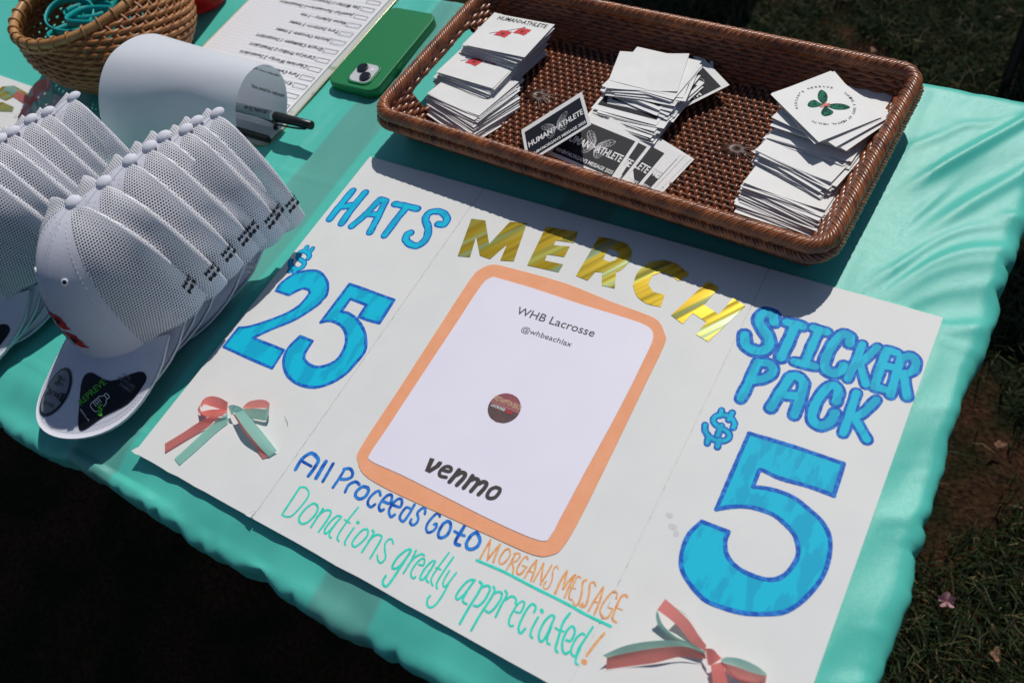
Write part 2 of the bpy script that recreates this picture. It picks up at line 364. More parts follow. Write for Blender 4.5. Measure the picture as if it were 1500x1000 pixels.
def ground_mat():
    m = bpy.data.materials.new('lawn_soil'); m.use_nodes = True; n = m.node_tree.nodes; l = m.node_tree.links; b = n['Principled BSDF']
    tc = n.new('ShaderNodeTexCoord'); a = n.new('ShaderNodeTexNoise'); a.inputs['Scale'].default_value = 7; a.inputs['Detail'].default_value = 6; l.new(tc.outputs['Object'], a.inputs['Vector'])
    f = n.new('ShaderNodeTexNoise'); f.inputs['Scale'].default_value = 130; f.inputs['Detail'].default_value = 4; l.new(tc.outputs['Object'], f.inputs['Vector'])
    cr = n.new('ShaderNodeValToRGB'); l.new(a.outputs[0], cr.inputs[0]); e = cr.color_ramp.elements
    e[0].position = 0.42; e[0].color = (0.012, 0.016, 0.006, 1); e[1].position = 0.60; e[1].color = (0.050, 0.024, 0.013, 1)
    mx = n.new('ShaderNodeMix'); mx.data_type = 'RGBA'; mx.blend_type = 'MULTIPLY'; mx.inputs[0].default_value = 0.8; l.new(cr.outputs[0], mx.inputs[6])
    c2 = n.new('ShaderNodeValToRGB'); l.new(f.outputs[0], c2.inputs[0]); c2.color_ramp.elements[0].position = 0.35; c2.color_ramp.elements[0].color = (0.25, 0.25, 0.25, 1); c2.color_ramp.elements[1].position = 0.7; c2.color_ramp.elements[1].color = (1.5, 1.4, 1.3, 1)
    l.new(c2.outputs[0], mx.inputs[7]); l.new(mx.outputs[2], b.inputs['Base Color']); b.inputs['Roughness'].default_value = 0.95; b.inputs['Specular IOR Level'].default_value = 0.1
    bp = n.new('ShaderNodeBump'); bp.inputs['Strength'].default_value = 1; bp.inputs['Distance'].default_value = 0.01; l.new(f.outputs[0], bp.inputs['Height']); l.new(bp.outputs[0], b.inputs['Normal'])
    return m
m_ground = ground_mat()

# ---------------------------------------------------------------- ground
g = np.linspace(-1, 1, 61); g = np.sign(g) * (np.abs(g) * 3 + np.abs(g) ** 6 * 60)
GX, GY = np.meshgrid(g + 0.5, g + 0.6, indexing='ij')
GZ = 0.008 * np.sin(GX * 3.1) * np.cos(GY * 2.7)
o = link('ground', mesh('ground', np.c_[GX.ravel(), GY.ravel(), GZ.ravel()], grid_faces(61, 61), m_ground, True)); tag(o, kind='structure')

def patch(x, y):  # 0 = bare soil, 1 = full grass
    v = np.sin(x * 7.3 + 1.1) * np.cos(y * 6.1 + 0.4) + 0.7 * np.sin(x * 15.7 + y * 9.1 + 2) + 0.5 * np.cos(x * 27 - y * 21) + 0.35 * np.sin(x * 51 + y * 43)
    d = np.hypot((x - 0.72) / 0.055, (y - 0.25) / 0.20); v = v - 3.2 * np.exp(-d ** 2) - 1.8 * np.exp(-np.hypot(x - 0.30, y - 1.22) ** 2 / 0.006)
    return 1 / (1 + np.exp(-(v + 1.0) * 3.5))
N = 230000
gx = rng.uniform(-0.55, 1.35, N); gy = rng.uniform(-0.75, 2.1, N)
keep = (rng.uniform(0, 1, N) < patch(gx, gy)) & ~((gx < 0.55) & (gy < 0.55))
gx, gy = gx[keep], gy[keep]; N = len(gx)
h = rng.gamma(5, 0.0062, N).clip(0.012, 0.075); ww = rng.uniform(0.0010, 0.0024, N); az = rng.uniform(0, 2 * np.pi, N); ln = rng.uniform(0.2, 1.3, N)
dx, dy = np.cos(az), np.sin(az); px_, py_ = -dy, dx
V = np.zeros((N, 5, 3)); z0 = 0.008 * np.sin(gx * 3.1) * np.cos(gy * 2.7)
for k, (t, wd) in enumerate(((0, 1), (0, -1), (0.55, -0.8), (0.55, 0.8), (1, 0))):
    V[:, k, 0] = gx + px_ * ww * wd / 2 * 1.3 + dx * h * ln * t * t * 0.8; V[:, k, 1] = gy + py_ * ww * wd / 2 * 1.3 + dy * h * ln * t * t * 0.8
    V[:, k, 2] = z0 + h * (t - 0.25 * ln * t * t)
i = np.arange(N) * 5
F = np.vstack([np.stack([i, i + 1, i + 2], -1), np.stack([i, i + 2, i + 3], -1), np.stack([i + 3, i + 2, i + 4], -1)])
m_grass = mat('grass_blade', (0.020, 0.045, 0.010, 1), 0.5, (0.052, 0.072, 0.024, 1), 40, 3, trans=0.25)
m_grass2 = mat('dry_grass_blade', (0.17, 0.13, 0.06, 1), 0.6)
mi = np.tile((rng.uniform(0, 1, N) < 0.10).astype(int), 3)
o = link('grass', mesh('grass', V.reshape(-1, 3), F, [m_grass, m_grass2], False, mi)); tag(o, 'short dark green grass growing in tufts around the table', 'grass', kind='stuff')

def blossom(loc, rz):
    r = empty('fallen_blossom', loc, rz)
    tag(r, 'pale pink fallen blossom lying on the bare soil beside the table', 'blossom')
    for k in range(5):
        a = k * R(72) + 0.2; G = Geo(); n = 7; vs = [(0, 0, 0.004)]
        for t in np.linspace(-1, 1, n): vs.append(((0.0125 - 0.004 * t * t + 0.002 * math.sin(k * 5 + t * 4)) * math.cos(a + t * 0.5), (0.0125 - 0.004 * t * t) * math.sin(a + t * 0.5), 0.006 + 0.005 * math.sin(k * 2.1 + t * 2)))
        G.add(vs, [(0, j, j + 1) for j in range(1, n)]); link('petal', G.me('petal', m_petal), r)
    return r
blossom((0.757, 0.038, 0.035), 0.4)
for (x, y, a, s, lab) in ((0.767, 0.327, 0.5, 0.007, 'small reddish dry leaf on the bare soil near the table edge'), (0.836, -0.005, 1.7, 0.008, 'brownish dry leaf in the grass nearest the bottom right corner'), (0.31, 1.21, 2.4, 0.009, 'tan dry leaf on the worn soil patch behind the tray')):
    vs = [(s * 1.6 * math.cos(t) * (1 - 0.3 * abs(math.sin(t))), s * 0.8 * math.sin(t) * (1 + 0.25 * math.sin(5 * t)), 0.004 * math.cos(2 * t) * s / 0.01) for t in np.linspace(0, 2 * np.pi, 12, endpoint=False)]
    o = link('dry_leaf', mesh('dry_leaf', vs, [tuple(range(12))], m_dry), None, (x, y, 0.03)); o.rotation_euler = (0.3, 0.2, a); tag(o, lab, 'leaf', 'leaves on the lawn')

# ---------------------------------------------------------------- folding table and fitted cover
t = empty('folding_table', (-0.27, -0.08, 0)); tag(t, 'folding table under the teal plastic cover', 'table')
G = Geo(); G.box(-0.90, 0.875, -0.345, 0.345, 0.702, 0.735); link('table_top', G.me('table_top', mat('table_plastic', (0.5, 0.5, 0.48, 1), 0.5)), t)
for sx in (-0.78, 0.70):
    for sy in (-0.27, 0.27):
        v, f = tube_arrays([(sx, sy, 0.0), (sx, sy, 0.7)], 0.013, 10); link('leg', mesh('leg', v, f, m_chair, True), t)

XR, YF, YB, XL = 0.632, -0.430, 0.272, -1.15; RHO = 0.015
def n1(s, seed, freqs):
    r = np.random.default_rng(seed); out = 0
    for fq in freqs: out = out + np.sin(s * 2 * np.pi * fq * r.uniform(0.85, 1.15) + r.uniform(0, 6.28)) / math.sqrt(fq / freqs[0])
    return out
ext = np.array([0, .004, .008, .012, .016, .020, .024, .028, .032, .037, .042, .048, .056, .068, .085])
xs = np.concatenate([np.arange(XL, -0.62, 0.02), np.arange(-0.62, 0.56, 0.0045), np.arange(0.56, XR, 0.0025), XR + ext])
ys = np.concatenate([YF - ext[::-1], np.arange(YF + 0.003, YF + 0.05, 0.003), np.arange(YF + 0.05, YB - 0.02, 0.0045), np.arange(YB - 0.02, YB, 0.004), YB + ext])
X, Y = np.meshgrid(xs, ys, indexing='ij')
cx = np.clip(X, None, XR); cy = np.clip(Y, YF, YB); ex, ey = X - cx, Y - cy; D = np.hypot(ex, ey); dn = np.maximum(D, 1e-9); ux, uy = ex / dn, ey / dn
S = np.where(np.abs(uy) > np.abs(ux), cx + 0.5 * np.sign(uy), cy) + (XR - 0) * 0  # distance along the edge
arc = RHO * np.pi / 2
a = np.clip(D / RHO, 0, np.pi / 2); out = RHO * np.sin(a); dz = -RHO * (1 - np.cos(a)); below = np.clip(D - arc, 0, 0.022); dz = dz - below
tuck = np.clip(D - arc - 0.022, 0, 1); out = out - tuck * 0.85; dz = dz - tuck * 0.15
wt = np.clip(D / 0.02, 0, 1) * np.clip((0.075 - D) / 0.03, 0.2, 1)
front = (uy < -0.5).astype(float) + ((D == 0) & (Y < YF + 0.03))
puck = n1(S, 3, (9, 17, 31, 55)) ; sharp = 1 - np.abs(np.sin(S * 2 * np.pi * 13 + 1.5 * n1(S, 5, (3, 7)))) ** 0.6
wt = wt * np.where(uy > 0.3, 0.2, 1.0); out = out + wt * (0.0010 * puck + 0.0022 * n1(S, 12, (2.5, 5)) - 0.0065 * sharp ** 1.5 * np.clip(n1(S, 8, (4, 9)), 0, 1.2))
wt = wt * np.where(uy > 0.3, 0.25, 1.0); dz = dz + wt * 0.0007 * n1(S, 9, (12, 26, 48))
ft = ((uy < -0.5) & (X < 0.60)).astype(float); gath = 1 - np.abs(np.sin(S * np.pi * 26 + 1.8 * n1(S, 15, (2, 5, 11)))) ** 0.45; gm = 0.35 + 0.65 * np.clip(n1(S, 16, (3, 8)) * 0.7 + 0.4, 0, 1)
out = out - ft * 0.0065 * gath * gm * np.clip((D - 0.004) / 0.012, 0, 1) * np.clip((0.06 - D) / 0.03, 0.3, 1); dz = dz + ft * 0.0035 * gath * gm * np.clip(D / 0.01, 0, 1) * np.clip((0.03 - D) / 0.02, 0, 1) - ft * 0.002 * np.clip(n1(S, 18, (7, 15)), 0, 2) * np.clip((D - 0.03) / 0.02, 0, 1)
PX = cx + ux * out; PY = cy + uy * out
# wrinkles of the flat part
def sm(t, a_, b_): u = np.clip((t - a_) / (b_ - a_), 0, 1); return u * u * (3 - 2 * u)
inner = sm(D, 0.03, 0.0)
H = 0.0011 * (n1(X * 1.0 + 0.3 * Y, 21, (2.5, 6)) + n1(Y - 0.4 * X, 22, (4, 9))) * 0.6 + sm(X, 0.02, -0.08) * (0.0005 * n1(X + 0.15 * Y + 0.01 * np.sin(Y * 18), 24, (9, 21)) + 0.0009 * np.exp(-((X + 0.100 - 0.05 * Y) / 0.004) ** 2) + 0.0008 * np.exp(-((X + 0.022 + 0.12 * Y) / 0.003) ** 2))
q = Y - 1.25 * (X - 0.64) + 0.02 * np.sin(X * 40)
am = np.where(Y < 0, sm(X, 0.600, 0.628), sm(X, 0.535, 0.60)) 
def creases(q, seed, n, w0, w1):
    r = np.random.default_rng(seed); o_ = 0
    for c in r.uniform(-0.62, 0.45, n):
        w_ = r.uniform(w0, w1); t_ = (q - c) / w_; o_ = o_ + r.uniform(0.3, 1.0) * np.exp(-np.abs(t_) ** 1.3)
    return o_
H = H + am * (0.0036 * creases(q, 31, 26, 0.004, 0.010) * (0.6 + 0.4 * np.sin(q * 23 + X * 30)) + 0.0012 * n1(q, 33, (6, 11))) - am * 0.0026
q3 = Y - 0.35 * (X - 0.64); H = H + sm(X, 0.612, 0.64) * 0.0016 * creases(q3, 37, 30, 0.002, 0.004)
# long diagonal folds running to the far right corner
q2 = (Y - 0.29) - 1.55 * (X - 0.62); H = H + np.exp(-((q2 + 0.035) / 0.010) ** 2) * 0.0045 * sm(X, 0.53, 0.57) + np.exp(-((q2 + 0.12) / 0.014) ** 2) * 0.004 * sm(X, 0.56, 0.60)
for (x0_, y0_, kx, ky, L_, A_) in ((0.545, 0.20, 0.9, 1.0, 0.05, 0.0022), (0.565, 0.12, 0.5, 1.2, 0.04, 0.0020), (0.58, 0.235, 1.3, 0.6, 0.03, 0.0016), (0.56, 0.04, 0.7, 1.1, 0.045, 0.002)):
    uu = ((X - x0_) * kx + (Y - y0_) * ky); vv = (-(X - x0_) * ky + (Y - y0_) * kx); H = H + A_ * np.exp(-(vv / 0.006) ** 2 - (uu / L_) ** 2)
# packing creases
for (xa, ya, xb, yb, A_) in ((-0.8, -0.083, 0.64, -0.020, 0.0008), (-0.30, -0.372, 0.02, -0.385, 0.0010), (-0.47, -0.45, -0.43, 0.29, 0.0007)):
    L_ = math.hypot(xb - xa, yb - ya); dd = ((X - xa) * (yb - ya) - (Y - ya) * (xb - xa)) / L_; H = H + A_ * np.exp(-(dd / 0.0022) ** 2)
fr = sm(Y, -0.392, -0.435); H = H - 0.0075 * fr + fr * (0.0016 * n1(X, 41, (6, 13, 27)) + 0.003 * np.clip(n1(X, 43, (5, 11)), -1, 1) * sm(Y, -0.415, -0.445))
under = ((X > -0.01) & (X < 0.612) & (Y > -0.405) & (Y < 0.0)) | ((X > 0.0) & (X < 0.53) & (Y >= 0) & (Y < 0.27))
H = np.where(under, np.minimum(H, 0.0), H)
cd = sm(X, -0.12, -0.02) * sm(Y, -0.30, -0.40) * sm(X, 0.08, 0.0); H = H - 0.004 * cd * (Y > -0.43)
PZ = 0.750 - 0.0015 + dz + H * (0.35 + 0.65 * inner)
o = link('table_cover', mesh('table_cover', np.c_[PX.ravel(), PY.ravel(), PZ.ravel()], grid_faces(len(xs), len(ys)), m_cloth, True))
tag(o, 'wrinkled teal plastic fitted cover stretched over the table', 'tablecloth')

# traced artwork of the board, millimetres from its far left corner
BLUE= [('A',[(3.55,[(161.8,-350.7),(161.1,-339.7),(165.7,-331.7),(173.2,-332.6),(176.7,-335.3),(177.4,-341.9),(177.0,-350.7)]),(2.7,[(163.6,-341.6),(173.7,-342.0)])]),('l',[(3.93,[(183.6,-332.7),(184.1,-340.6),(185.0,-349.2)])]),('l',[(3.12,[(191.2,-331.4),(191.9,-339.7),(192.6,-349.1)])]),('P',[(2.74,[(204.7,-349.9),(204.8,-340.7),(204.4,-332.5)]),(2.94,[(203.6,-331.5),(208.3,-328.9),(213.1,-331.0),(214.5,-335.0),(210.8,-338.8),(206.7,-340.5)])]),('r',[(2.86,[(217.5,-348.6),(216.5,-342.9),(218.3,-338.9),(221.3,-336.7),(225.3,-337.6)])]),('o',[(3.0,[(233.5,-336.8),(229.3,-337.9),(226.8,-343.2),(228.1,-347.5),(233.2,-348.4),(236.7,-344.4),(236.3,-338.8),(233.6,-336.6)])]),('c',[(2.51,[(248.5,-337.8),(245.3,-335.1),(242.6,-337.6),(240.9,-344.1),(242.6,-349.0),(246.9,-350.1),(248.8,-346.5)])]),('e',[(2.64,[(254.0,-341.3),(260.4,-340.2),(258.5,-334.4),(255.5,-333.9),(253.0,-338.6),(252.8,-345.9),(256.5,-349.4),(258.4,-347.1)])]),('e',[(2.62,[(263.8,-340.4),(270.4,-339.2),(268.7,-333.8),(265.2,-333.5),(262.8,-338.9),(263.2,-345.9),(267.8,-350.0),(269.8,-347.0)])]),('d',[(2.45,[(278.7,-336.7),(275.4,-337.5),(274.5,-343.9),(275.9,-347.9),(280.1,-348.4),(281.0,-340.8),(280.7,-332.0)]),(2.15,[(281.0,-340.8),(280.3,-349.0)])]),('s',[(2.42,[(293.4,-335.3),(291.3,-331.5),(288.7,-331.9),(287.1,-337.2),(290.5,-341.1),(291.2,-344.7),(289.4,-347.8),(286.1,-347.1),(285.3,-344.2)])]),('G',[(2.4,[(306.4,-331.8),(304.1,-329.9),(301.6,-332.5),(300.1,-340.6),(301.3,-345.4),(304.6,-347.6),(307.7,-344.7),(308.4,-340.6),(306.9,-338.3),(305.5,-339.6)])]),('O',[(2.8,[(314.3,-332.4),(312.3,-336.4),(312.5,-343.2),(314.8,-346.8),(317.7,-346.3),(320.3,-342.6),(320.0,-336.7),(317.3,-332.6),(314.4,-332.3)])]),('t',[(3.04,[(329.7,-329.8),(329.5,-336.8),(329.3,-342.9),(330.8,-345.8),(334.3,-345.3)]),(2.49,[(324.3,-337.2),(329.1,-337.4),(333.8,-336.9)])]),('o',[(3.01,[(341.5,-330.2),(338.9,-333.9),(338.5,-340.8),(341.1,-344.5),(345.0,-344.0),(348.1,-340.0),(347.7,-335.0),(344.7,-331.9),(341.6,-330.1)])])]
TEAL= [('D',[(2.0,[(176.4,-362.5),(176.7,-376.2),(177.1,-389.7)]),(1.66,[(177.1,-389.7),(180.9,-389.9),(185.8,-387.2),(188.1,-378.7),(189.0,-367.7),(186.7,-362.8),(181.6,-360.6),(177.3,-361.9)])]),('o',[(1.95,[(201.8,-369.2),(197.0,-369.6),(193.7,-376.2),(193.0,-383.8),(195.0,-387.7),(199.5,-388.5),(203.1,-384.8),(205.1,-376.6),(203.8,-371.5),(201.2,-369.0)])]),('n',[(1.94,[(208.2,-369.5),(208.3,-378.3),(208.4,-387.7)]),(1.92,[(207.7,-378.2),(210.1,-371.0),(214.5,-368.2),(217.3,-370.1),(217.8,-378.7),(217.2,-387.9)])]),('a',[(1.91,[(226.9,-368.5),(223.8,-369.7),(221.4,-376.2),(221.0,-383.6),(223.4,-386.8),(225.3,-383.9),(226.7,-376.1),(227.8,-368.4)]),(1.75,[(226.7,-376.1),(226.7,-384.0),(228.6,-387.1),(230.6,-387.5)])]),('t',[(1.77,[(236.6,-355.1),(235.3,-365.8),(234.6,-379.6),(235.7,-385.3),(238.4,-386.8)]),(1.46,[(231.7,-369.4),(238.2,-369.8)])]),('i',[(1.73,[(243.8,-371.7),(243.4,-379.4),(243.8,-385.4),(245.6,-387.0)]),(3.19,[(244.0,-366.3),(244.5,-366.4)])]),('o',[(1.86,[(255.1,-367.6),(251.8,-370.3),(249.9,-378.6),(250.5,-383.7),(254.2,-384.7),(256.9,-379.9),(258.5,-373.0),(257.0,-369.0),(254.9,-367.5)])]),('n',[(1.86,[(259.9,-366.5),(262.3,-368.1),(262.7,-377.2),(262.4,-385.8)]),(1.84,[(262.1,-375.6),(264.7,-368.9),(268.6,-367.1),(271.0,-368.7),(271.6,-377.6),(271.9,-386.8)])]),('s',[(1.67,[(282.8,-368.2),(279.7,-365.8),(277.4,-366.9),(276.5,-371.2),(279.4,-375.9),(283.5,-380.7),(283.3,-384.6),(281.9,-386.4),(278.7,-385.3),(276.2,-382.3)])]),('g',[(2.07,[(298.9,-365.9),(296.2,-367.9),(292.9,-375.5),(292.7,-383.8),(295.0,-385.3),(298.1,-382.0),(299.6,-373.1),(299.8,-365.9),(299.5,-379.1),(298.8,-392.7),(297.9,-399.3),(295.2,-400.2),(292.4,-397.9),(292.2,-393.3)])]),('r',[(1.78,[(303.7,-364.7),(304.6,-374.4),(304.4,-384.7)]),(1.76,[(304.2,-377.6),(305.8,-370.1),(309.3,-365.3),(312.1,-365.0)])]),('e',[(1.69,[(312.1,-373.4),(315.8,-372.0),(314.2,-367.9),(311.9,-368.1),(309.7,-373.5),(309.6,-380.8),(311.8,-384.2),(314.5,-384.5),(315.0,-383.0)])]),('a',[(1.89,[(322.7,-365.4),(320.6,-366.5),(318.4,-374.4),(318.8,-381.5),(320.9,-382.9),(322.6,-379.7),(323.3,-372.1),(323.2,-365.6)]),(1.74,[(322.6,-374.6),(323.9,-380.5),(327.0,-382.1)])]),('t',[(1.62,[(329.6,-354.4),(328.0,-366.9),(327.4,-375.9),(328.6,-380.4),(331.7,-382.7)]),(1.47,[(326.3,-369.5),(330.9,-369.0)])]),('l',[(1.75,[(334.9,-356.0),(333.9,-366.2),(333.4,-376.6),(334.3,-381.2),(336.2,-383.0)])]),('y',[(1.59,[(337.6,-366.6),(337.6,-374.6),(338.8,-378.3),(341.1,-379.0),(342.3,-374.5),(343.6,-365.6)]),(1.77,[(342.3,-374.5),(342.9,-384.2),(341.9,-393.8),(339.1,-397.9),(335.5,-397.0),(333.6,-393.0),(334.2,-390.3)])]),('a',[(1.96,[(358.2,-364.5),(355.1,-368.0),(353.1,-376.1),(353.2,-381.7),(355.7,-382.8),(358.0,-378.0),(359.2,-371.0),(360.2,-363.9)]),(1.81,[(359.1,-374.6),(359.2,-380.9),(361.1,-382.8),(363.9,-382.8)])]),('p',[(2.08,[(364.3,-363.4),(367.3,-365.0),(367.7,-372.5),(366.8,-384.8),(366.7,-397.8)]),(2.06,[(367.8,-366.9),(370.8,-363.6),(373.7,-363.6),(375.1,-366.8),(375.0,-374.6),(372.9,-380.0),(369.5,-381.3)])]),('p',[(1.93,[(376.1,-361.9),(378.6,-364.4),(378.7,-372.0),(377.5,-386.4),(377.3,-397.9)]),(1.91,[(379.4,-366.1),(381.9,-363.5),(384.9,-363.8),(386.1,-368.4),(385.0,-376.5),(382.9,-380.5),(380.1,-380.5)])]),('r',[(1.91,[(386.2,-360.5),(388.9,-362.9),(388.7,-371.3),(389.2,-381.0)]),(1.89,[(389.7,-366.7),(392.9,-362.0),(396.8,-362.6),(398.1,-365.6)])]),('e',[(1.74,[(400.9,-371.1),(404.8,-369.5),(404.4,-362.9),(402.3,-361.7),(399.9,-365.4),(399.2,-375.0),(400.6,-380.4),(403.0,-381.9),(404.5,-380.7)])]),('c',[(1.97,[(414.1,-364.9),(413.5,-361.2),(410.0,-360.1),(408.1,-365.8),(408.3,-377.2),(410.1,-382.0),(412.5,-382.8),(413.8,-378.5)])]),('i',[(1.84,[(418.6,-366.7),(418.4,-375.5),(419.5,-380.7),(422.0,-382.0)]),(2.84,[(418.5,-361.0),(419.5,-361.9)])]),('a',[(1.95,[(429.6,-361.0),(426.9,-361.1),(424.5,-367.2),(424.7,-376.1),(427.2,-380.7),(429.6,-380.8),(430.6,-374.7),(429.8,-361.9)]),(1.81,[(430.9,-368.7),(431.7,-376.2),(433.7,-380.1),(435.6,-380.0)])]),('t',[(2.07,[(438.8,-353.4),(437.4,-362.1),(439.4,-373.6),(440.9,-380.7),(443.3,-382.4)]),(1.57,[(433.9,-367.8),(437.1,-368.2),(440.6,-367.3)])]),('e',[(1.9,[(445.3,-372.0),(448.4,-370.8),(448.3,-363.9),(444.8,-361.1),(442.7,-365.4),(443.1,-373.7),(446.2,-379.6),(449.2,-380.7),(450.6,-378.6)])]),('d',[(1.78,[(455.4,-362.5),(453.4,-362.7),(451.2,-367.7),(451.3,-375.4),(453.0,-378.7),(456.3,-379.0),(456.2,-372.3),(457.4,-363.9),(458.6,-355.0)]),(1.65,[(456.8,-369.4),(457.4,-379.4),(458.8,-383.1),(460.4,-383.4)])])]
LINE= ('underline',[(2.13,[(353.4,-349.8),(377.7,-348.3),(403.5,-348.6),(431.9,-348.4),(450.7,-349.1),(470.0,-348.6)])])
ORG= [('M',[(1.77,[(355.2,-347.2),(355.1,-339.2),(355.2,-330.7)]),(1.44,[(355.2,-330.7),(358.0,-337.8),(361.1,-345.9)]),(1.76,[(361.1,-345.9),(362.5,-337.7),(364.2,-330.4)]),(1.78,[(364.2,-330.4),(365.1,-338.4),(366.3,-345.4)])]),('O',[(1.59,[(372.6,-330.4),(370.0,-333.1),(369.5,-340.7),(372.0,-344.0),(374.8,-341.3),(375.6,-334.3),(372.3,-330.2)])]),('R',[(1.58,[(379.1,-331.2),(379.2,-338.5),(379.0,-345.8)]),(1.41,[(378.1,-332.2),(381.6,-330.2),(383.4,-332.1),(382.8,-336.0),(379.8,-339.3)]),(1.57,[(380.0,-339.0),(383.1,-342.3),(384.9,-346.4)])]),('G',[(1.57,[(390.1,-331.3),(388.2,-330.0),(386.4,-333.6),(386.2,-341.8),(388.6,-345.0),(390.9,-343.5),(392.2,-337.2)]),(1.21,[(388.8,-337.5),(392.1,-337.1)])]),('A',[(1.71,[(394.8,-345.2),(395.4,-336.4),(396.9,-329.2)]),(1.73,[(396.9,-329.2),(399.3,-336.5),(400.5,-345.2)]),(1.12,[(394.9,-339.1),(400.0,-338.5)])]),('N',[(1.44,[(402.7,-344.5),(402.8,-336.7),(403.0,-328.7)]),(1.46,[(403.0,-328.7),(405.6,-336.3),(408.6,-344.4)]),(1.43,[(408.6,-344.4),(409.0,-335.6),(409.5,-327.0)])]),('S',[(1.19,[(415.3,-327.8),(413.4,-326.1),(412.2,-330.3),(415.0,-337.4),(415.3,-343.7),(413.7,-345.7),(411.1,-344.8),(411.5,-340.5)])]),('M',[(2.0,[(422.0,-345.3),(421.3,-335.2),(422.3,-326.1)]),(1.52,[(422.3,-326.1),(424.1,-333.0),(425.8,-339.8)]),(1.83,[(425.8,-339.8),(427.0,-332.5),(429.4,-326.2)]),(1.68,[(429.4,-326.2),(429.3,-336.0),(429.8,-344.8)])]),('E',[(1.34,[(433.9,-326.2),(431.6,-326.7),(431.5,-333.1),(431.9,-341.2),(433.8,-344.3),(436.1,-343.9)]),(1.0,[(430.3,-336.2),(434.4,-335.6)])]),('S',[(1.67,[(438.8,-325.7),(437.2,-328.6),(440.3,-337.1),(441.4,-344.3),(439.6,-346.7),(437.4,-345.1)])]),('S',[(1.65,[(446.9,-326.7),(444.9,-325.0),(442.6,-327.0),(445.3,-334.6),(446.8,-341.6),(445.8,-344.9),(443.5,-345.3),(444.3,-342.8)])]),('A',[(1.62,[(450.5,-345.9),(451.2,-335.4),(452.9,-325.2)]),(1.64,[(452.9,-325.2),(454.8,-335.4),(455.5,-346.1)]),(0.98,[(451.4,-338.0),(455.8,-336.7)])]),('G',[(1.46,[(465.0,-328.4),(463.6,-324.5),(460.3,-325.7),(457.9,-335.7),(458.5,-342.5),(462.7,-345.5),(465.7,-343.0),(465.8,-337.6)]),(1.05,[(462.6,-337.0),(466.0,-336.6)])]),('E',[(1.78,[(472.0,-324.1),(469.8,-323.3),(467.7,-326.6),(467.9,-337.9),(469.0,-343.4),(472.5,-344.2)]),(1.12,[(468.5,-334.5),(472.5,-334.2)])]),('bang',[(2.0,[(468.1,-355.3),(465.4,-365.1),(463.5,-374.9)]),(4.05,[(463.6,-379.4),(464.3,-379.7)])])]
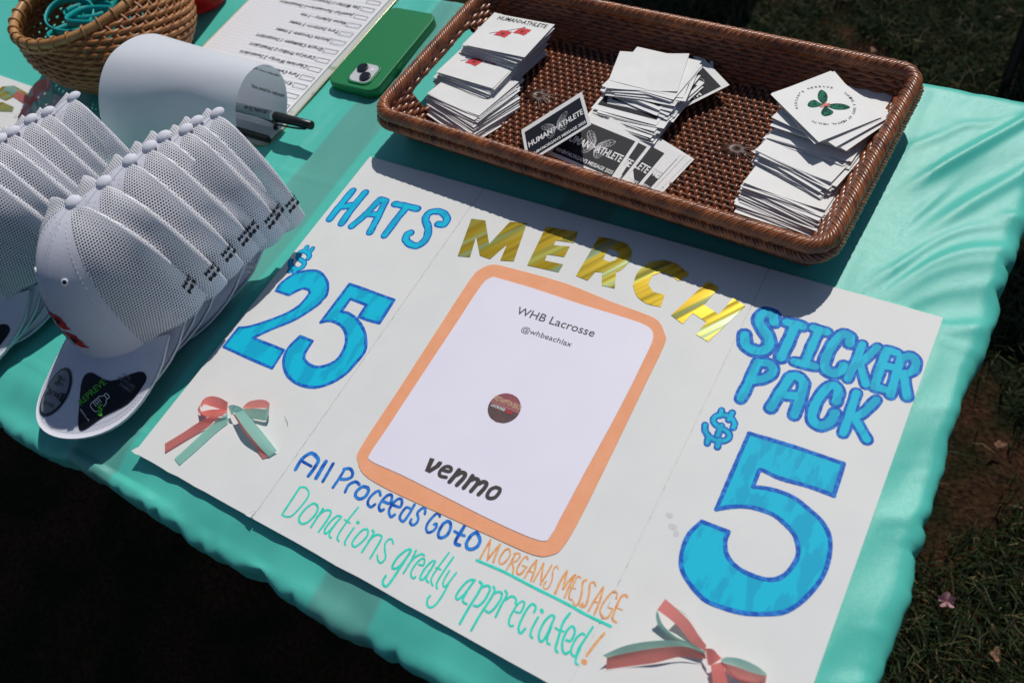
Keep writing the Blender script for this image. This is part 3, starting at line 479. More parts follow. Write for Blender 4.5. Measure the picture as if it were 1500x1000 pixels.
BLOCK= [('H',6.36,10.27,[[(11.5,-51.7),(10.8,-74.9),(10.9,-95.6)],[(27.6,-49.4),(26.6,-73.6),(28.1,-96.1)],[(15.6,-75.3),(21.6,-71.1)]]),('A',5.71,9.52,[[(50.2,-52.2),(46.7,-77.6),(41.7,-95.4)],[(57.8,-52.0),(63.0,-76.0),(66.7,-95.5)],[(50.2,-52.2),(57.8,-52.0)],[(46.5,-75.6),(58.9,-72.0)]]),('T',5.87,9.85,[[(70.7,-52.2),(82.7,-50.8),(98.9,-49.7)],[(86.0,-53.1),(85.0,-66.9),(84.9,-93.6)]]),('S',5.8,9.6,[[(132.8,-60.1),(138.8,-58.7),(138.1,-51.0),(129.8,-45.3),(120.3,-45.9),(114.3,-51.4),(116.3,-60.0),(125.4,-68.6),(131.0,-80.9),(128.5,-91.5),(121.0,-94.2),(111.1,-90.7),(108.3,-83.9),(110.4,-80.8)]]),('$',3.58,6.39,[[(21.5,-149.7),(20.9,-146.4),(16.9,-143.8),(11.0,-143.0),(7.2,-145.5),(7.6,-150.1),(11.6,-153.4),(17.8,-154.6),(21.7,-156.6),(22.6,-161.5),(19.0,-165.7),(12.7,-165.8),(6.9,-163.3),(4.6,-158.9)],[(10.2,-137.0),(11.0,-143.0)],[(17.6,-136.4),(17.3,-143.6)],[(11.0,-165.8),(11.8,-171.3)],[(18.6,-165.9),(17.7,-170.3)]]),('S',7.84,14.97,[[(485.7,-53.5),(481.6,-46.9),(474.0,-48.4),(474.1,-58.1),(486.7,-70.2),(489.7,-79.5),(484.2,-86.3),(472.9,-85.2),(467.2,-74.8)]]),('T',7.45,14.19,[[(495.2,-49.8),(509.0,-49.0)],[(502.8,-50.0),(503.2,-67.8),(502.9,-85.5)]]),('I',6.62,12.2,[[(517.5,-47.3),(528.8,-47.5)],[(514.1,-85.0),(531.1,-83.5)],[(522.7,-48.4),(522.2,-66.3),(522.4,-83.6)]]),('C',7.43,13.5,[[(549.2,-51.7),(547.1,-44.9),(540.3,-46.0),(536.4,-62.6),(537.2,-79.5),(544.9,-84.9),(550.7,-79.9),(551.5,-74.2)]]),('K',6.04,11.08,[[(558.6,-48.5),(558.7,-67.7),(557.9,-84.8)],[(570.4,-46.8),(562.4,-67.2)],[(562.7,-68.0),(572.2,-84.7)]]),('E',6.61,11.89,[[(577.7,-46.9),(577.9,-65.7),(578.9,-84.4)],[(577.7,-46.9),(586.0,-46.9)],[(577.8,-62.8),(587.0,-61.0)],[(578.9,-84.4),(586.8,-83.7)]]),('R',6.5,11.7,[[(592.8,-49.7),(593.7,-68.9),(594.7,-86.7)],[(592.8,-49.7),(599.9,-45.8),(604.4,-50.9),(603.7,-59.9),(595.8,-66.1)],[(599.6,-66.5),(606.5,-83.6)]]),('P',6.86,12.7,[[(487.2,-96.6),(487.5,-117.2),(486.9,-135.3)],[(487.3,-97.0),(496.4,-94.9),(501.6,-100.2),(498.9,-108.4),(490.0,-115.2)]]),('A',7.15,13.0,[[(511.7,-134.0),(514.6,-111.8),(517.2,-98.8),(525.5,-99.7),(529.0,-107.7),(530.6,-133.0)],[(518.4,-118.0),(528.5,-115.3)]]),('C',7.02,12.76,[[(556.3,-108.7),(554.2,-97.5),(547.3,-96.5),(542.6,-113.6),(543.7,-129.2),(550.3,-134.4),(557.2,-129.0),(558.6,-119.1)]]),('K',6.07,11.18,[[(567.9,-95.2),(569.0,-115.5),(569.5,-133.8)],[(583.5,-95.2),(578.3,-109.7),(571.9,-118.0)],[(573.2,-117.4),(587.1,-131.9)]]),('$',3.11,6.49,[[(491.1,-162.4),(490.5,-158.6),(486.6,-155.1),(480.6,-154.4),(474.7,-158.2),(474.5,-163.4),(480.0,-166.2),(487.5,-167.5),(491.0,-170.5),(489.8,-175.5),(483.2,-178.4),(476.3,-177.4),(471.7,-173.8),(469.8,-169.1)],[(476.7,-151.1),(477.5,-156.5)],[(485.4,-150.0),(485.2,-157.3)],[(476.4,-178.9),(477.6,-183.9)],[(485.2,-177.0),(486.1,-183.6)],[(481.9,-164.3),(482.4,-174.3)]])]
POLY= [('2',2.98,[(14.3,-197.4),(13.2,-188.5),(15.8,-179.9),(19.3,-173.4),(23.8,-168.2),(32.9,-162.3),(44.5,-159.7),(56.0,-163.9),(65.3,-171.2),(70.9,-181.5),(70.3,-188.3),(70.0,-193.4),(64.9,-205.9),(55.7,-221.6),(41.7,-237.5),(28.6,-254.3),(48.4,-253.8),(69.7,-253.3),(71.8,-274.8),(39.4,-275.2),(5.5,-275.0),(5.5,-250.3),(13.4,-246.4),(26.6,-235.5),(41.9,-219.0),(50.0,-206.0),(52.1,-193.7),(51.7,-185.6),(47.3,-183.1),(41.1,-183.8),(36.6,-188.9),(31.7,-196.6)],[]),('5',3.19,[(86.2,-160.8),(115.1,-160.5),(142.9,-160.4),(144.4,-189.3),(131.7,-190.8),(120.0,-190.7),(118.9,-176.0),(98.3,-175.9),(98.6,-192.7),(107.4,-191.7),(120.4,-194.5),(134.8,-202.8),(143.3,-211.6),(149.6,-222.7),(148.5,-238.0),(146.4,-250.6),(139.1,-263.8),(127.0,-274.6),(109.3,-278.5),(94.2,-275.9),(83.1,-269.4),(75.8,-260.3),(72.7,-249.3),(75.6,-233.4),(91.6,-233.2),(92.8,-247.3),(96.7,-253.3),(105.5,-256.4),(115.5,-255.3),(124.4,-248.6),(129.2,-238.5),(127.4,-225.7),(120.9,-214.5),(111.1,-207.6),(100.2,-205.6),(91.9,-207.3),(85.8,-211.6)],[]),('5',3.42,[(504.1,-162.3),(541.2,-159.6),(577.8,-158.6),(579.3,-186.6),(560.2,-187.1),(538.8,-189.4),(525.4,-188.4),(522.6,-189.7),(523.2,-204.3),(536.4,-200.7),(552.0,-200.0),(566.0,-204.5),(577.7,-209.7),(586.8,-219.4),(590.8,-232.9),(591.4,-249.3),(586.8,-266.3),(579.9,-280.2),(571.0,-288.5),(553.4,-297.2),(536.4,-300.8),(522.5,-301.0),(506.7,-293.6),(498.4,-285.6),(494.2,-273.7),(494.0,-259.6),(498.7,-246.9),(519.7,-246.1),(520.4,-254.2),(525.8,-263.9),(536.5,-269.1),(549.1,-269.7),(560.3,-266.9),(567.0,-260.3),(570.6,-249.3),(570.7,-240.8),(567.0,-232.2),(561.2,-226.3),(550.0,-220.9),(539.9,-219.3),(526.2,-221.1),(513.8,-226.8),(504.8,-233.2),(504.5,-203.0)],[])]
GOLD= [('M',0.27,[(163.3,-41.8),(178.8,-38.9),(198.7,-64.9),(204.5,-31.7),(222.1,-27.4),(233.5,-75.5),(220.0,-79.3),(216.3,-58.5),(209.2,-81.5),(197.2,-81.2),(180.5,-60.8),(188.5,-86.5),(175.5,-89.8)],[]),('E',0.25,[(243.1,-24.9),(276.6,-20.2),(279.5,-34.2),(260.9,-37.4),(261.3,-43.7),(277.5,-39.6),(278.4,-53.2),(261.0,-56.1),(262.3,-63.7),(281.6,-61.7),(281.9,-71.8),(248.6,-75.1)],[]),('R',0.24,[(299.3,-18.8),(312.2,-17.1),(328.7,-17.5),(337.0,-24.0),(340.4,-35.4),(337.1,-47.8),(333.4,-52.0),(340.7,-70.0),(327.8,-71.1),(321.4,-57.0),(314.9,-58.9),(312.7,-70.8),(299.7,-69.6)],[[(314.1,-28.6),(315.1,-42.5),(322.5,-43.5),(327.2,-38.9),(327.3,-31.8),(322.3,-28.5)]]),('C',0.22,[(398.1,-31.3),(383.1,-23.8),(369.7,-23.2),(358.3,-30.2),(352.6,-44.8),(354.7,-60.4),(363.3,-70.5),(375.2,-75.1),(388.6,-73.8),(386.5,-60.2),(375.4,-61.0),(367.4,-54.2),(366.8,-44.1),(372.8,-37.8),(382.5,-37.7),(391.7,-41.5)],[]),('H',0.22,[(416.6,-32.4),(428.7,-35.7),(423.2,-57.8),(439.2,-63.1),(444.5,-41.9),(457.2,-46.4),(441.6,-93.2),(428.8,-89.7),(432.6,-74.5),(417.4,-69.8),(414.0,-83.9),(400.8,-78.9)],[])]
CARD= [('orange',0.34,[(207.0,-95.4),(215.8,-86.5),(235.3,-84.0),(294.1,-81.3),(343.2,-84.9),(377.0,-86.2),(392.8,-88.8),(404.1,-99.9),(408.0,-110.2),(409.4,-157.5),(411.7,-238.9),(412.4,-289.4),(410.6,-311.9),(405.7,-320.3),(392.8,-326.5),(353.3,-328.1),(295.2,-329.8),(248.4,-330.6),(223.6,-328.1),(210.9,-319.8),(205.8,-307.8),(205.3,-245.0),(204.1,-169.6),(203.4,-110.2)],[]),('white',0.33,[(218.0,-114.0),(222.7,-101.3),(230.4,-99.6),(270.1,-98.0),(318.6,-98.1),(358.2,-97.1),(385.2,-97.7),(395.9,-106.6),(398.1,-132.7),(399.2,-184.0),(398.4,-250.7),(398.2,-293.3),(398.0,-305.7),(392.9,-314.1),(355.0,-316.2),(301.3,-315.3),(253.7,-314.5),(222.8,-315.1),(217.7,-308.8),(217.9,-284.7),(217.8,-214.5),(218.0,-164.0)],[]),('v',0.06,[(270.3,-290.5),(274.9,-289.8),(276.0,-298.6),(278.6,-293.9),(279.1,-290.2),(282.6,-289.3),(283.3,-291.4),(282.8,-294.8),(277.9,-302.9),(272.7,-302.8)],[])]
VENMO= [('e',[(3.21,[(286.0,-295.7),(293.1,-294.4),(292.9,-291.3),(289.2,-290.9),(286.2,-293.6),(285.4,-298.4),(287.8,-301.1),(293.2,-300.1)])]),('n',[(4.05,[(300.0,-289.8),(299.3,-295.9),(298.1,-302.3)]),(3.91,[(300.7,-294.3),(303.4,-290.7),(306.7,-290.6),(307.5,-293.9),(305.5,-302.1)])]),('m',[(3.88,[(313.5,-289.5),(313.2,-295.4),(312.2,-301.9)]),(3.74,[(314.2,-293.6),(316.6,-290.8),(320.1,-290.9),(320.7,-294.7),(319.4,-301.8)]),(3.72,[(322.2,-293.3),(325.0,-290.1),(328.2,-290.6),(328.5,-294.8),(326.8,-301.6)])]),('o',[(3.32,[(336.8,-290.1),(333.9,-293.7),(333.9,-299.3),(336.7,-300.7),(340.6,-298.3),(341.9,-293.0),(340.7,-289.9),(337.0,-290.0)])])]
BADGE= (306.6,-222.5)
TEXTS= [('WHB Lacrosse',(266.4,-130.1),(346.2,-126.6),(263.5,-120.3)),('@whbeachlax',(280.6,-145.6),(332.0,-143.8),(279.0,-139.3))]
BOW1= [('ribbon_loop',0,[((62.2,-325.5,10),(62.9,-332.2,4)),((54.8,-326.1,15),(50.3,-333.6,4)),((46.3,-328.8,16),(42.0,-334.8,4)),((41.9,-333.5,16),(36.8,-336.0,5)),((42.2,-339.1,16),(34.6,-340.3,4))]),('ribbon_loop',0,[((41.8,-339.0,15.5),(31.4,-342.1,3)),((43.0,-342.6,14),(33.6,-344.6,1.5)),((45.5,-344.0,12),(40.0,-345.3,1)),((51.0,-338.8,10),(48.4,-343.0,1)),((61.3,-333.1,9),(62.5,-333.1,4))]),('ribbon_loop',0,[((79.8,-323.5,10),(76.8,-322.7,3)),((85.1,-317.6,14),(83.2,-319.6,3)),((92.6,-312.6,15),(90.4,-316.1,3)),((100.2,-309.8,15),(97.2,-313.6,3)),((106.2,-310.5,14.5),(102.1,-313.9,4))]),('ribbon_loop',1,[((106.1,-310.5,14.3),(102.7,-317.8,1)),((106.6,-316.1,13.5),(103.5,-323.4,1)),((95.5,-319.6,12),(96.9,-325.5,1)),((82.6,-324.3,10),(88.5,-327.4,1)),((77.5,-326.9,9),(79.8,-329.4,4))]),('ribbon_tail',0,[((66.1,-333.3,9),(65.9,-333.4,6)),((53.9,-345.4,9),(58.0,-342.3,4)),((45.7,-356.3,8),(54.8,-352.0,2)),((38.8,-368.6,7),(47.2,-363.6,1)),((29.6,-385.1,7),(31.3,-391.6,1))]),('ribbon_tail',1,[((64.3,-333.1,4),(69.7,-341.0,1)),((55.4,-350.7,2),(65.0,-353.9,1)),((49.9,-372.5,1.5),(59.4,-375.7,1)),((44.4,-392.0,1),(53.8,-394.9,1))]),('ribbon_tail',0,[((72.5,-332.4,8),(76.8,-332.6,9)),((93.2,-341.8,5),(100.0,-341.3,6)),((110.7,-348.4,3),(117.4,-347.9,4)),((126.2,-355.5,1),(130.2,-351.7,1.5))]),('ribbon_tail',1,[((75.5,-331.6,11),(79.4,-324.8,12)),((95.3,-339.5,13),(98.9,-330.8,13)),((113.1,-346.2,8),(114.2,-335.8,9)),((131.0,-351.6,2),(135.5,-343.8,2.5))]),('ribbon_knot',1,[((65.1,-328.8,10),(67.3,-332.7,3)),((69.6,-328.2,14),(71.4,-333.6,5)),((73.4,-326.7,15),(73.4,-332.0,8)),((78.1,-325.7,15),(75.9,-331.4,11)),((84.3,-325.3,13),(80.3,-331.3,11))])]
BOW2= [('ribbon_loop',0,[((497.6,-326.0,14),(499.9,-316.9,16)),((507.4,-327.9,14),(508.5,-319.3,16)),((516.8,-330.3,12),(520.7,-323.2,14)),((526.9,-334.9,10),(531.2,-329.6,12)),((537.9,-336.3,8),(537.3,-332.5,10))]),('ribbon_loop',1,[((497.7,-326.1,14),(497.4,-329.3,8)),((504.3,-332.2,7),(501.7,-333.7,1)),((514.1,-335.4,7),(511.4,-336.1,1)),((526.3,-335.8,7),(523.1,-337.3,1)),((537.7,-335.9,6),(538.7,-338.3,3))]),('ribbon_loop',1,[((508.0,-319.2,15.5),(511.4,-318.0,7)),((516.2,-320.0,15),(519.8,-320.3,6)),((526.6,-325.3,12),(531.2,-327.7,5)),((536.8,-333.5,9),(538.2,-334.9,5))]),('ribbon_tail',0,[((478.9,-371.2,9),(480.3,-377.5,1)),((486.2,-365.2,10),(495.0,-367.4,1)),((505.4,-351.2,11),(509.7,-357.8,3)),((524.5,-339.9,10),(523.5,-346.7,4)),((538.4,-337.6,7),(540.2,-339.7,4))]),('ribbon_tail',1,[((475.6,-371.1,10),(478.4,-370.5,4)),((487.8,-358.0,12),(487.9,-363.6,5)),((504.9,-345.8,12),(504.7,-350.4,5)),((520.1,-338.4,10),(524.0,-339.0,5)),((537.9,-337.4,7),(539.2,-339.5,5))]),('ribbon_loop',0,[((550.7,-338.3,9),(555.6,-341.6,3)),((559.8,-337.1,12),(564.9,-342.7,1)),((572.3,-336.1,14),(574.7,-341.2,1)),((580.3,-333.8,14),(581.8,-339.4,1))]),('ribbon_loop',1,[((549.5,-337.4,10),(552.0,-336.9,4)),((552.7,-334.5,14),(559.4,-335.6,5)),((561.9,-331.4,15),(571.4,-334.9,5)),((572.9,-331.1,15),(578.1,-334.6,5)),((580.0,-332.6,14),(580.4,-333.9,5))]),('ribbon_tail',0,[((544.6,-343.0,8),(551.2,-337.2,9)),((550.4,-352.8,5),(558.8,-348.5,5)),((557.6,-367.6,1),(565.6,-363.5,1))]),('ribbon_knot',0,[((537.3,-334.8,8),(542.1,-342.2,3)),((538.6,-334.7,12),(543.8,-343.1,6)),((541.9,-334.0,15),(546.5,-340.9,9)),((544.7,-334.4,14),(549.4,-336.1,9)),((545.9,-335.1,10),(549.9,-335.0,5))])]

# ---------------------------------------------------------------- sign board (frame: board face = z 0, origin = its far left corner)
board = empty('sign_board', (0, 0, Z0)); tag(board, 'white tri-fold poster board lying flat, lettered HATS, MERCH and STICKER PACK', 'sign')
BW, BH = 0.609, 0.4045
def wob_edge(p, q, n, amp, seed):
    r = np.random.default_rng(seed); P = [np.array(p) + (np.array(q) - np.array(p)) * t for t in np.linspace(0, 1, n)]
    d = np.array(q) - np.array(p); d = d / np.linalg.norm(d); nn = np.array([-d[1], d[0]])
    return [tuple(P[k] + nn * (r.normal() * amp if 0 < k else 0)) for k in range(n - 1)]
for (x0, x1) in ((0.0, 0.1535), (0.1545, 0.4615), (0.4625, BW)):
    y1a, y1b = -0.0006 + 0.0016 * x0, -0.0006 + 0.0016 * x1
    ring = wob_edge((x0, -BH), (x1, -BH), 14, 0.00035, 1) + [(x1, -BH), (x1, y1b)] + wob_edge((x1, y1b), (x0, y1a), 10, 0.0001, 2)[1:] + [(x0, y1a)]
    V, F = slab([(a, b) for a, b in ring], -0.003, 0.0); n = len(ring)
    link('panel', mesh('panel', V, F, [m_white, m_edge], False, [1] * n + [0, 1]), board)
for x in (0.154, 0.462):
    G = Geo(); G.box(x - 0.0007, x + 0.0007, -BH + 0.001, -0.001, -0.0028, -0.0004); link('fold_line', G.me('fold_line', m_crease), board)
# scuffed paper at the fold end and the dented corner
def flat_poly(name, rings, z, m, parent, lab=None):
    me = mesh(name, [(x / 1000, y / 1000, z) for r in rings for (x, y) in r], [tuple(t) for t in tessellate_polygon([[Vector((p[0], p[1], 0)) for p in r] for r in rings])], m)
    o = link(name, me, parent)
    if lab: tag(o, lab)
    return o
def up(me):
    for p in me.polygons:
        if p.normal.z < 0: p.flip()
    me.update(); return me
G = Geo(); G.add([(0.146, -0.4048, 0.0003), (0.1525, -0.4048, 0.0012), (0.153, -0.397, 0.0004), (0.150, -0.400, 0.0007)], [(0, 1, 2, 3)]); link('frayed_paper', G.me('frayed_paper', m_white), board)
G = Geo(); G.add([(-0.0022, -0.4046, 0.0022), (0.0015, -0.4052, 0.0004), (0.006, -0.4046, 0.0002), (0.0014, -0.397, 0.0002), (-0.0006, -0.400, 0.0012)], [(0, 1, 2, 3, 4)]); link('bent_corner', G.me('bent_corner', m_white), board)
for cx_, cy_, a_, b_ in ((0.4745, -0.2525, 0.0030, 0.0022), (0.4805, -0.2600, 0.0038, 0.0024), (0.4850, -0.2640, 0.0022, 0.0026)):
    link('stain', mesh('stain', [(cx_ + a_ * math.cos(k * R(30)) * (1 + 0.1 * math.sin(k * 2.7)), cy_ + b_ * math.sin(k * R(30)), 0.00012) for k in range(12)], [tuple(range(12))], m_stain), board)

ZL = [0.15]
def ink(items, m, name='marker_letter'):
    for nm, sts in items:
        G = Geo()
        for (w_, pts) in sts:
            ZL[0] += 0.0085; V, F = stroke(pts, w_, 0.16 + (ZL[0] % 0.12)); G.add(V, F)
        link(name, G.me(name, m), board)
ink(BLUE, m_blue2); ink(TEAL, m_teal); ink([LINE], m_teal, 'underline'); ink(ORG, m_orange)
for bi, (nm, wi, wo, sts) in enumerate(BLOCK):
    G = Geo(); z = 0.10 + 0.0045 * bi
    for s in sts:
        V, F = stroke(s, wo * 0.96, z, k=4, wob=0.045); V[:, 0] -= (0.0030 if nm == 'R' else 0); G.add(V, F, 1); z += 0.013
    z = 0.27 + 0.002 * bi
    for s in sts: V, F = stroke(s, wi, z, k=4, wob=0.06); V[:, 0] -= (0.0030 if nm == 'R' else 0); G.add(V, F, 0); z += 0.012
    link('block_letter', G.me('block_letter', [m_cyan, m_blue]), board)
for nm, w_, ring, holes in POLY:
    ring = smart(ring)
    G = Geo(); V = [(x / 1000, y / 1000, 0.00016) for x, y in ring]; tris = tessellate_polygon([[Vector((x, y, 0)) for x, y in ring]])
    tr2 = []
    for t3 in tris:
        a_, b_, c_ = (V[k] for k in t3); tr2.append(t3 if (b_[0] - a_[0]) * (c_[1] - a_[1]) - (b_[1] - a_[1]) * (c_[0] - a_[0]) > 0 else t3[::-1])
    G.add(V, tr2, 0); rr = [np.array(p) for p in ring]; rr.append(rr[0])
    ww = max(w_ * (1.0 if len(nm) else 1), 1.5)
    for k in range(len(rr) - 1):
        V, F = stroke([rr[k], rr[k + 1]], ww * (1 + 0.06 * math.sin(k * 0.9)), 0.22 + 0.008 * (k % 3)); G.add(V, F, 1)
    link('block_numeral', G.me('block_numeral', [m_cyan, m_blue]), board)
for nm, w_, ring, holes in GOLD:
    rings = [smart(ring, 3, 30)] + holes; o = flat_poly('foil_letter', rings, 0.00042, m_foil, board, 'gold holographic foil letter ' + nm); up(o.data)

def solid_sheet(name, ring, z0, z1, m, parent):
    pts = catmull([(x / 1000, y / 1000) for x, y in ring], 3, True); V, F = slab([tuple(p) for p in pts], z0, z1); F = F[:-1]
    ar = sum(pts[i][0] * pts[(i + 1) % len(pts)][1] - pts[(i + 1) % len(pts)][0] * pts[i][1] for i in range(len(pts)))
    if ar < 0: F = [f[::-1] for f in F]
    return link(name, mesh(name, V, F, m), parent)
pc = solid_sheet('peach_backing', CARD[0][2], 0.00015, 0.0006, m_peach, board); tag(pc, 'peach card with rounded corners behind the payment sheet')
ps = solid_sheet('payment_sheet', CARD[1][2], 0.0008, 0.00105, m_sheet, board); tag(ps, 'white printed payment sheet glued on the peach card')
def txt(name, s, p0, p1, h, z, m, parent, **k):
    v, f = text_on(s, p0, p1, h, z, **k); return link(name, mesh(name, v, f, m), parent)
for s, a_, b_, c_ in TEXTS:
    p0, p1 = np.array(a_) / 1000, np.array(b_) / 1000
    txt('printed_line', s, p0, p1, 0.0085 if s[0] == 'W' else 0.0056, 0.00125, m_print2, ps, bold=0.004 if s[0] == 'W' else 0.0)
G = Geo(); nm, w_, ring, h_ = CARD[2]; tr2 = tessellate_polygon([[Vector((x, y, 0)) for x, y in ring]]); G.add([(x / 1000, y / 1000, 0.00125) for x, y in ring], tr2)
link('logo_letter', up(G.me('logo_letter', m_print)), ps)
for nm, sts in VENMO:
    G = Geo(); z = 1.25
    for (w2, pts) in sts: V, F = stroke(pts, w2, z, wob=0.0); G.add(V, F); z += 0.02
    link('logo_letter', G.me('logo_letter', m_print), ps)
# round badge in the middle of the sheet
bxx, byy, br = BADGE[0] / 1000, BADGE[1] / 1000, 0.0148
def disc_band(y0, y1, z, m, name):
    n = 24; top = [(math.sqrt(max(br * br - y * y, 0)), y) for y in np.linspace(y0, y1, n)]
    ring = top + [(-x, y) for x, y in top[::-1]]
    ca, sa = math.cos(R(0)), math.sin(R(0)); V = [(bxx + x * ca - y * sa, byy + x * sa + y * ca, z) for x, y in ring]
    return link(name, mesh(name, V, [tuple(range(len(V)))], m), ps)
disc_band(-br, br, 0.00120, m_badge, 'badge'); disc_band(br * 0.18, br, 0.00135, m_badge2, 'badge_top'); disc_band(br * 0.02, br * 0.18, 0.00135, mat('badge_rose', (0.36, 0.12, 0.13, 1), 0.5), 'badge_stripe')
txt('badge_text', 'WESTHAMPTON BEACH', (bxx - 0.0138, byy + 0.0035), (bxx + 0.0138, byy + 0.0035), 0.0048, 0.00150, m_badge3, ps, bold=0.02)
txt('badge_text', 'LACROSSE', (bxx - 0.0122, byy - 0.0028), (bxx + 0.0018, byy - 0.0028), 0.0026, 0.00150, m_cloth_white, ps, bold=0.02)
txt('badge_text', '/Fund', (bxx + 0.0025, byy - 0.0032), (bxx + 0.0095, byy - 0.0032), 0.0034, 0.00150, mat('bright_red_ink', (0.7, 0.03, 0.04, 1), 0.5), ps, bold=0.03, shear=0.4)

def ribbon(name, secs, m, parent, scale=1000, k=8):
    A = catmull([s[0] for s in secs], k); B = catmull([s[1] for s in secs], k); n = len(A); V = np.zeros((n, 5, 3))
    for j, t in enumerate((0, 0.25, 0.5, 0.75, 1)): V[:, j] = (A * (1 - t) + B * t)
    V[:, :, 2] = np.maximum(V[:, :, 2], 0.7)
    V = V.reshape(-1, 3) / scale
    return link(name, mesh(name, V, grid_faces(n, 5), m, True), parent)
def make_bow(data, parent, lab, dz=0.0):
    b = empty('ribbon_bow', (0, 0, dz)); b.parent = parent; tag(b, lab)
    for nm, c, secs in data:
        o = ribbon(nm, secs, (m_coral, m_mint)[c], b)
    return b
make_bow(BOW1, board, 'coral and mint satin bow under the 25 dollar price'); make_bow(BOW2, board, 'coral and mint satin bow below the big number five')
# little bits on the board: glue blobs, thread ends
def thread(name, pts, r, m, parent):
    v, f = tube_arrays(catmull(pts, 6), r, 4); return link(name, mesh(name, v, f, m, True), parent)
thread('thread', [(0.1195, -0.3125, 0.003), (0.124, -0.3155, 0.0008), (0.1275, -0.319, 0.0005)], 0.00018, m_print2, board)

# ---------------------------------------------------------------- brown rattan tray
m_rattan_d = mat('dark_rattan', (0.085, 0.027, 0.012, 1), 0.4, (0.04, 0.013, 0.007, 1), 90, 4)
TA = R(-3.1); TL, TW = 0.514, 0.249
tray = empty('rattan_tray', (0.2635, 0.132, 0.7495)); tray.rotation_euler = (0, 0, TA)
tag(tray, 'long shallow brown woven rattan tray holding piles of stickers', 'tray')
def rr_path(L_, W_, r_, step):
    """rounded rectangle centre line, returns points and outward normals, ccw from the middle of the right side"""
    segs = []
    hx, hy = L_ / 2 - r_, W_ / 2 - r_
    def line(p, q, nrm):
        n = max(2, int(math.hypot(q[0] - p[0], q[1] - p[1]) / step))
        for t in np.linspace(0, 1, n, endpoint=False): segs.append((p[0] + (q[0] - p[0]) * t, p[1] + (q[1] - p[1]) * t, nrm[0], nrm[1]))
    def arc_(cx_, cy_, a0):
        n = max(4, int(r_ * math.pi / 2 / step))
        for a in np.linspace(a0, a0 + 90, n, endpoint=False): c_, s_ = math.cos(R(a)), math.sin(R(a)); segs.append((cx_ + r_ * c_, cy_ + r_ * s_, c_, s_))
    line((L_ / 2, -hy), (L_ / 2, hy), (1, 0)); arc_(hx, hy, 0); line((hx, W_ / 2), (-hx, W_ / 2), (0, 1)); arc_(-hx, hy, 90)
    line((-L_ / 2, hy), (-L_ / 2, -hy), (-1, 0)); arc_(-hx, -hy, 180); line((-hx, -W_ / 2), (hx, -W_ / 2), (0, -1)); arc_(hx, -hy, 270)
    return np.array(segs)
# floor: ribs along the length, weavers across the width
HF = 0.006; FL, FW = TL - 0.060, TW - 0.060
P_RIB, P_WEF = 0.0068, 0.0046; paths = []
nx = int(FL / P_WEF); ys_ = np.arange(-FW / 2, FW / 2, P_RIB / 4)
for i in range(nx):
    x = -FL / 2 + (i + 0.5) * P_WEF; ph = math.pi * (i % 2)
    j = rng.normal(0, 0.0002)
    paths.append(np.c_[x + j + 0.0006 * np.sin(ys_ / P_RIB * np.pi * 1 + ph + 1.2), ys_, HF + 0.0023 * np.sin(ys_ / P_RIB * np.pi + ph)])
v, f = tubes(paths, 0.0021, 6, ref=(1, 0, 0)); o = link('woven_floor', mesh('woven_floor', v, f, m_rattan, True), tray); o['kind'] = 'stuff'
paths = [np.c_[np.linspace(-FL / 2, FL / 2, 20), np.full(20, y), np.full(20, HF)] for y in np.arange(-FW / 2 + P_RIB / 2, FW / 2, P_RIB)]
v, f = tubes(paths, 0.0027, 5); o = link('floor_ribs', mesh('floor_ribs', v, f, m_rattan_d, True), tray); o['kind'] = 'stuff'
# gathered knots where the spokes meet
for kx in (-0.118, 0.0, 0.118):
    paths = []
    for a in np.arange(0, 360, 12):
        ca, sa = math.cos(R(a)), math.sin(R(a)); r1 = 0.019 + 0.005 * math.sin(a * 3)
        paths.append([(kx + ca * 0.001, sa * 0.001, HF + 0.003), (kx + ca * 0.007, sa * 0.005, HF + 0.0042), (kx + ca * r1, sa * r1 * 0.75, HF + 0.0005)])
    v, f = tubes([catmull(p, 4) for p in paths], 0.0014, 5); link('woven_knot', mesh('woven_knot', v, f, m_rattan_d, True), tray)
# wall
def wall_pt(s, z):  # s rows: x, y, nx, ny of the rim path
    k = (z - 0.046) * 0.55; return s[0] + s[2] * k, s[1] + s[3] * k
seg = rr_path(TL - 0.018, TW - 0.018, 0.017, 0.0021); nseg = len(seg)
def in_handle(p, z): return p[0] < -TL / 2 + 0.03 and -0.068 < p[1] < 0.052 and 0.008 < z < 0.035
cnt = int(round(nseg * 0.0021 / 0.0085)); cnt -= cnt % 2
for row, z in enumerate(np.arange(0.003, 0.047, 0.0039)):
    runs, cur, refs = [], [], []
    for i in range(nseg + 1):
        s = seg[i % nseg]; u = i / nseg * cnt * math.pi; k = (z - 0.046) * 0.55 + 0.0010 * math.sin(u + math.pi * (row % 2))
        if in_handle(s, z):
            if len(cur) > 3: runs.append(np.array(cur))
            cur = []
        else: cur.append((s[0] + s[2] * k, s[1] + s[3] * k, z + 0.0003 * math.sin(u * 0.31 + row)))
    if len(cur) > 3: runs.append(np.array(cur))
    paths.extend([]) if False else None
    if row == 0: wv, wf, wn = [], [], 0
    v, f = tubes(runs, 0.0031, 8); wv.append(v); wf.append(f + wn); wn += len(v)
o = link('woven_wall', mesh('woven_wall', np.vstack(wv), np.vstack(wf), m_rattan, True), tray); o['kind'] = 'stuff'
paths = []
for i in range(cnt):
    s = seg[int((i + 0.5) / cnt * nseg) % nseg]
    for a_, b_ in (((0.004, 0.046),) if not in_handle(s, 0.025) else ((0.004, 0.008), (0.036, 0.046))):
        paths.append(np.array([(s[0] + s[2] * (z - 0.046) * 0.55, s[1] + s[3] * (z - 0.046) * 0.55, z) for z in np.linspace(a_, b_, 4)]))
